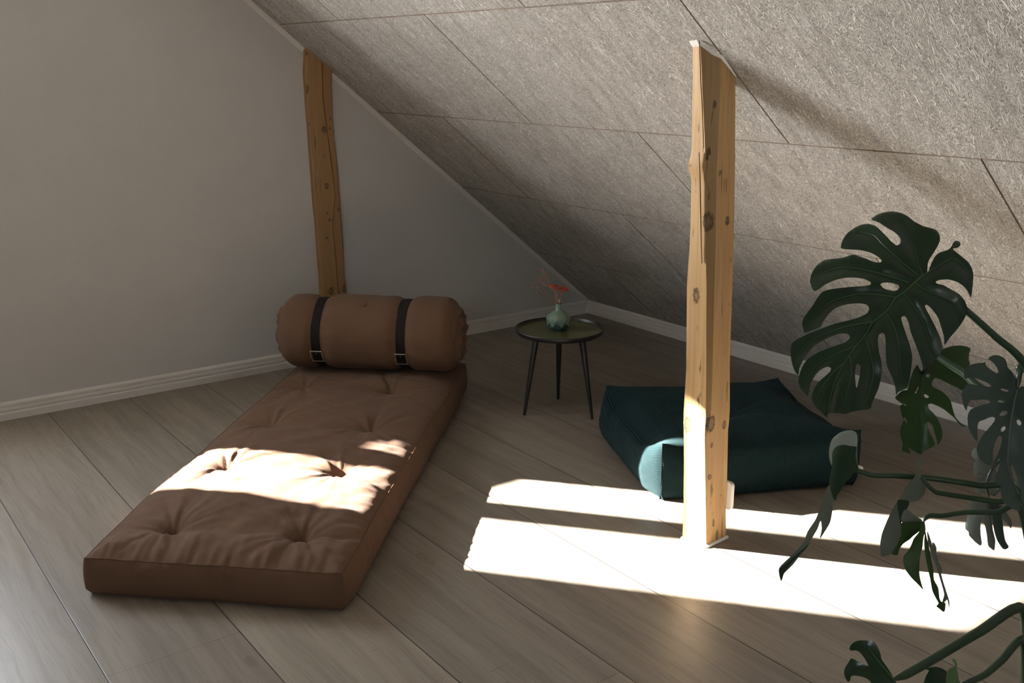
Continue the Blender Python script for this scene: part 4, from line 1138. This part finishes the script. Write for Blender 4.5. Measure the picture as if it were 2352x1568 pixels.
petiole([(2113, 1096), (2124, 1106), (2136, 1120), (2150, 1130), (2172, 1134), (2230, 1143), (2290, 1152), (2345, 1160)], 1.46, .0040, .62)

# --- drooping leaf with ribbon lobes
LF1 = Leaf(1.36, (2110, 1240), (.3, .25, 1), None, (), 0, 0, 0, .012, 9, bow=14.0, axis=TF([(700, 600), (660, 1300)]))
LF2 = Leaf(1.37, (2080, 1220), (.6, .1, 1), None, (), 0, 0, 0, .010, 10)
lf = MB()
blade(lf, LF2, TF([(510, 482), (560, 490), (620, 540), (695, 588), (600, 606), (490, 612), (478, 560)]), (), 7, flip=True, off=.012)
blade(lf, LF2, TF([(482, 612), (600, 604), (700, 594), (712, 640), (655, 700), (600, 742), (560, 780), (500, 820), (462, 872), (442, 932), (405, 932), (382, 912), (436, 840), (474, 740), (480, 660)]), (), 7)
blade(lf, LF1, TF([(706, 600), (720, 640), (722, 692), (702, 760), (692, 850), (668, 950), (660, 1050), (665, 1150), (688, 1240), (700, 1282), (650, 1230), (580, 1160), (522, 1080), (498, 1000), (505, 940), (550, 890), (580, 830), (604, 770), (655, 705)]), (), 7, off=-.004)
blade(lf, LF1, TF([(718, 690), (735, 760), (760, 860), (775, 960), (800, 1080), (808, 1180), (850, 1260), (862, 1360), (880, 1398), (922, 1412), (916, 1490), (896, 1500), (860, 1470), (830, 1445), (852, 1415), (828, 1370), (790, 1290), (770, 1180), (735, 1020), (715, 900), (708, 800)]), (), 7)
blade(lf, LF2, TF([(738, 690), (768, 760), (800, 860), (842, 960), (868, 1080), (900, 1200), (938, 1320), (962, 1400), (958, 1465), (940, 1380), (918, 1400), (890, 1400), (908, 1330), (890, 1250), (860, 1150), (830, 1050), (792, 950), (768, 880), (745, 800)]), (), 7, flip=True, off=.004)
blade(lf, LF2, TF([(786, 810), (812, 815), (832, 860), (826, 915), (806, 880)]), (), 7, flip=True, off=.010)
blade(lf, LF2, TF([(850, 1020), (868, 1022), (884, 1065), (880, 1120), (864, 1080)]), (), 7, flip=True, off=.010)
o = lf.build('leaf', [M['leafb'], M['back']], plant, ang=55)
petiole([(2122, 1197), (2127, 1188), (2140, 1183), (2165, 1184), (2220, 1176), (2290, 1176), (2345, 1172)], 1.36, .0038, .60)

# --- leaf with hanging finger lobes near the frame edge
LG = Leaf(1.50, (2275, 1200), (.1, .2, 1), None, (), 0, 0, 0, .012, 11, bow=14.0, axis=TF([(1350, 340), (1380, 880)]))
lf = MB()
blade(lf, LG, TF([(1230, 362), (1300, 350), (1362, 368), (1340, 430), (1305, 520), (1287, 570), (1272, 640), (1276, 740), (1286, 810), (1272, 840), (1230, 812), (1160, 742), (1152, 702), (1122, 672), (1120, 620), (1136, 560), (1142, 480), (1180, 402)]), (), 7, flip=True)
blade(lf, LG, TF([(1330, 390), (1376, 372), (1382, 470), (1382, 560), (1396, 680), (1420, 780), (1416, 860), (1405, 888), (1370, 862), (1346, 832), (1336, 742), (1322, 662), (1300, 582), (1312, 480)]), (), 7, off=.004, flip=True)
blade(lf, LG, TF([(1382, 380), (1430, 378), (1462, 440), (1490, 560), (1502, 680), (1522, 790), (1556, 850), (1525, 876), (1490, 866), (1440, 790), (1410, 700), (1392, 590), (1382, 480)]), (), 7, off=-.003)
blade(lf, LG, TF([(1440, 388), (1490, 440), (1540, 520), (1583, 596), (1578, 668), (1545, 625), (1497, 572), (1472, 490)]), (), 7, off=.006, flip=True)
o = lf.build('leaf', [M['leafg'], M['back']], plant, ang=55)
petiole([(2272, 1142), (2266, 1118), (2272, 1090), (2292, 1062), (2330, 1045)], 1.50, .0022, .70)

# --- pale back of a leaf catching the light behind the stalks
LH = Leaf(1.66, (2270, 1080), (-.3, .2, 1), None, (), 0, 0, 0, .012, 12, bow=14.0, axis=TH_([(520, 300), (600, 800)]))
lf = MB()
blade(lf, LH, TH_([(470, 256), (432, 272), (414, 312), (424, 356), (465, 400), (440, 450), (438, 540), (455, 630), (458, 700), (460, 790), (520, 800), (560, 792), (610, 800), (650, 822), (700, 820), (722, 700), (716, 560), (690, 490), (630, 470), (560, 430), (510, 350)]), [TH_([(458, 620), (468, 580), (500, 566), (548, 595), (520, 602), (490, 612), (470, 640)])], 7, flip=True)
o = lf.build('leaf', [M['leafg'], M['back']], plant, ang=55); o['label'] = 'leaf showing its pale back'
petiole([(2282, 1138), (2300, 1120), (2330, 1105)], 1.66, .0026, .72)

# --- low leaves at the bottom edge
RI = TI([(790, 830), (600, 600), (480, 440)])
VI = [RI, TI([(760, 840), (520, 700), (330, 700), (240, 800)])]
LI = Leaf(1.22, TI([(500, 650)])[0], (-.05, .55, 1), None, VI, 0, 0, .005, .008, 15)
lf = MB()
blade(lf, LI, TI([(786, 800), (740, 720), (690, 650), (650, 590), (635, 520), (600, 440), (556, 376), (490, 367), (390, 365), (320, 385), (276, 430), (265, 470), (290, 488), (340, 485), (390, 510), (440, 570), (475, 630), (486, 672), (420, 640), (350, 605), (286, 580), (260, 620), (215, 690), (200, 750), (215, 810), (250, 862), (274, 840), (290, 790), (370, 790), (450, 810), (500, 840), (522, 880), (480, 960), (430, 1080), (470, 1160), (560, 1120), (640, 1200), (740, 1160), (800, 1080), (880, 1120), (920, 1010), (860, 900), (795, 835)]), (), 9)
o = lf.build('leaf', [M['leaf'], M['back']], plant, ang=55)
vein(LI, RI, .0014, .0005).build('midrib', M['rib'], o)
petiole([(2051, 1560), (2085, 1546), (2150, 1509), (2250, 1450), (2352, 1399)], 1.22, .0066, .46)
LJ = Leaf(1.28, (2175, 1560), (.25, .5, 1), None, (), 0, 0, 0, .012, 17, bow=14.0, axis=TI([(1350, 680), (1400, 1000)]))
LJ2 = Leaf(1.27, (2190, 1550), (-.8, .1, 1), None, (), 0, 0, 0, .004, 18)
lf = MB()
blade(lf, LJ, TI([(1168, 708), (1220, 690), (1290, 680), (1350, 690), (1400, 715), (1432, 745), (1420, 820), (1440, 900), (1470, 1000), (1440, 1120), (1300, 1200), (1180, 1150), (1130, 1000), (1150, 880), (1180, 790), (1216, 725)]), (), 8)
blade(lf, LJ2, TI([(1432, 760), (1446, 715), (1490, 690), (1530, 672), (1520, 640), (1494, 600), (1512, 584), (1540, 610), (1553, 650), (1550, 690), (1562, 760), (1572, 830), (1592, 880), (1560, 960), (1480, 1000), (1430, 920), (1420, 840)]), (), 8, flip=True, off=-.004)
o = lf.build('leaf', [M['leaf'], M['back2']], plant, ang=55)
petiole([(2205, 1572), (2232, 1563), (2264, 1547), (2300, 1516), (2352, 1472)], 1.28, .0052, .42)

# ------------------------------------------------------------------ light
el, az = math.radians(24.0), math.radians(129.5)
dl = Vector((math.cos(az) * math.cos(el), math.sin(az) * math.cos(el), -math.sin(el)))
sd_ = bpy.data.lights.new('sun', 'SUN'); sd_.energy = 60.0; sd_.angle = math.radians(.55); sd_.color = (1.0, .965, .92)
so = bpy.data.objects.new('sun', sd_); COL.objects.link(so); so.rotation_euler = dl.to_track_quat('-Z', 'Y').to_euler(); so.location = (4.2, -1.2, 3)
wd = bpy.data.worlds.new('sky'); SC.world = wd; wd.use_nodes = True
nt = wd.node_tree; bg = nt.nodes['Background']
def wn(op, a, b=0.0):
    n = nt.nodes.new('ShaderNodeMath'); n.operation = op
    for i, v in enumerate((a, b)):
        if isinstance(v, bpy.types.NodeSocket): nt.links.new(v, n.inputs[i])
        else: n.inputs[i].default_value = v
    return n.outputs[0]
def wc(col, f):
    n = nt.nodes.new('ShaderNodeVectorMath'); n.operation = 'SCALE'; n.inputs[0].default_value = col; nt.links.new(f, n.inputs['Scale']); return n.outputs[0]
def wadd(a, b):
    n = nt.nodes.new('ShaderNodeVectorMath'); n.operation = 'ADD'; nt.links.new(a, n.inputs[0]); nt.links.new(b, n.inputs[1]); return n.outputs[0]
tcw = nt.nodes.new('ShaderNodeTexCoord'); sxw = nt.nodes.new('ShaderNodeSeparateXYZ'); nt.links.new(tcw.outputs['Generated'], sxw.inputs[0])
up_ = wn('GREATER_THAN', sxw.outputs[2], 0.0); dn_ = wn('LESS_THAN', sxw.outputs[2], 0.0)
hz_ = wn('MULTIPLY', wn('POWER', wn('SUBTRACT', 1.0, wn('ABSOLUTE', sxw.outputs[2])), 6.0), up_)
SKY, HAZE, GROUND = 9.0, 75.0, 24.0          # open sky, bright low haze, sunlit ground outside
tot = wadd(wadd(wc((.80, .92, 1.10), wn('MULTIPLY', up_, SKY)), wc((1.0, .98, .94), wn('MULTIPLY', hz_, HAZE))), wc((1.0, .95, .87), wn('MULTIPLY', dn_, GROUND)))
nt.links.new(tot, bg.inputs[0]); bg.inputs[1].default_value = 1.0
pl = bpy.data.lights.new('window_portal', 'AREA'); pl.shape = 'RECTANGLE'; pl.size = WX1 - WX0; pl.size_y = WZ1 - WZ0; pl.cycles.is_portal = True
po = bpy.data.objects.new('window_portal', pl); COL.objects.link(po); po.location = ((WX0 + WX1) / 2, -.34, (WZ0 + WZ1) / 2); po.rotation_euler = (math.radians(90), 0, 0)
pl2 = pl.copy(); pl2.size = SK1 - SK0; pl2.size_y = SKY1 - SKY0
po2 = bpy.data.objects.new('window_portal', pl2); COL.objects.link(po2); po2.location = slope_pt((SK0 + SK1) / 2, (SKY0 + SKY1) / 2, -.17, 1)  # portal for the added roof window
po2.rotation_euler = (Vector(slope_pt(0, 0, 1, 1)) - Vector(slope_pt(0, 0, 0, 1))).to_track_quat('-Z', 'Y').to_euler()

SC.view_settings.view_transform = 'Standard'; SC.view_settings.look = 'None'; SC.view_settings.gamma = 1.0
SC.view_settings.use_curve_mapping = False
SC.view_settings.exposure = 1.2
cy = SC.cycles
cy.max_bounces = 14; cy.diffuse_bounces = 8; cy.glossy_bounces = 4; cy.transparent_max_bounces = 12
cy.caustics_reflective = False; cy.caustics_refractive = False
cy.sample_clamp_indirect = 12
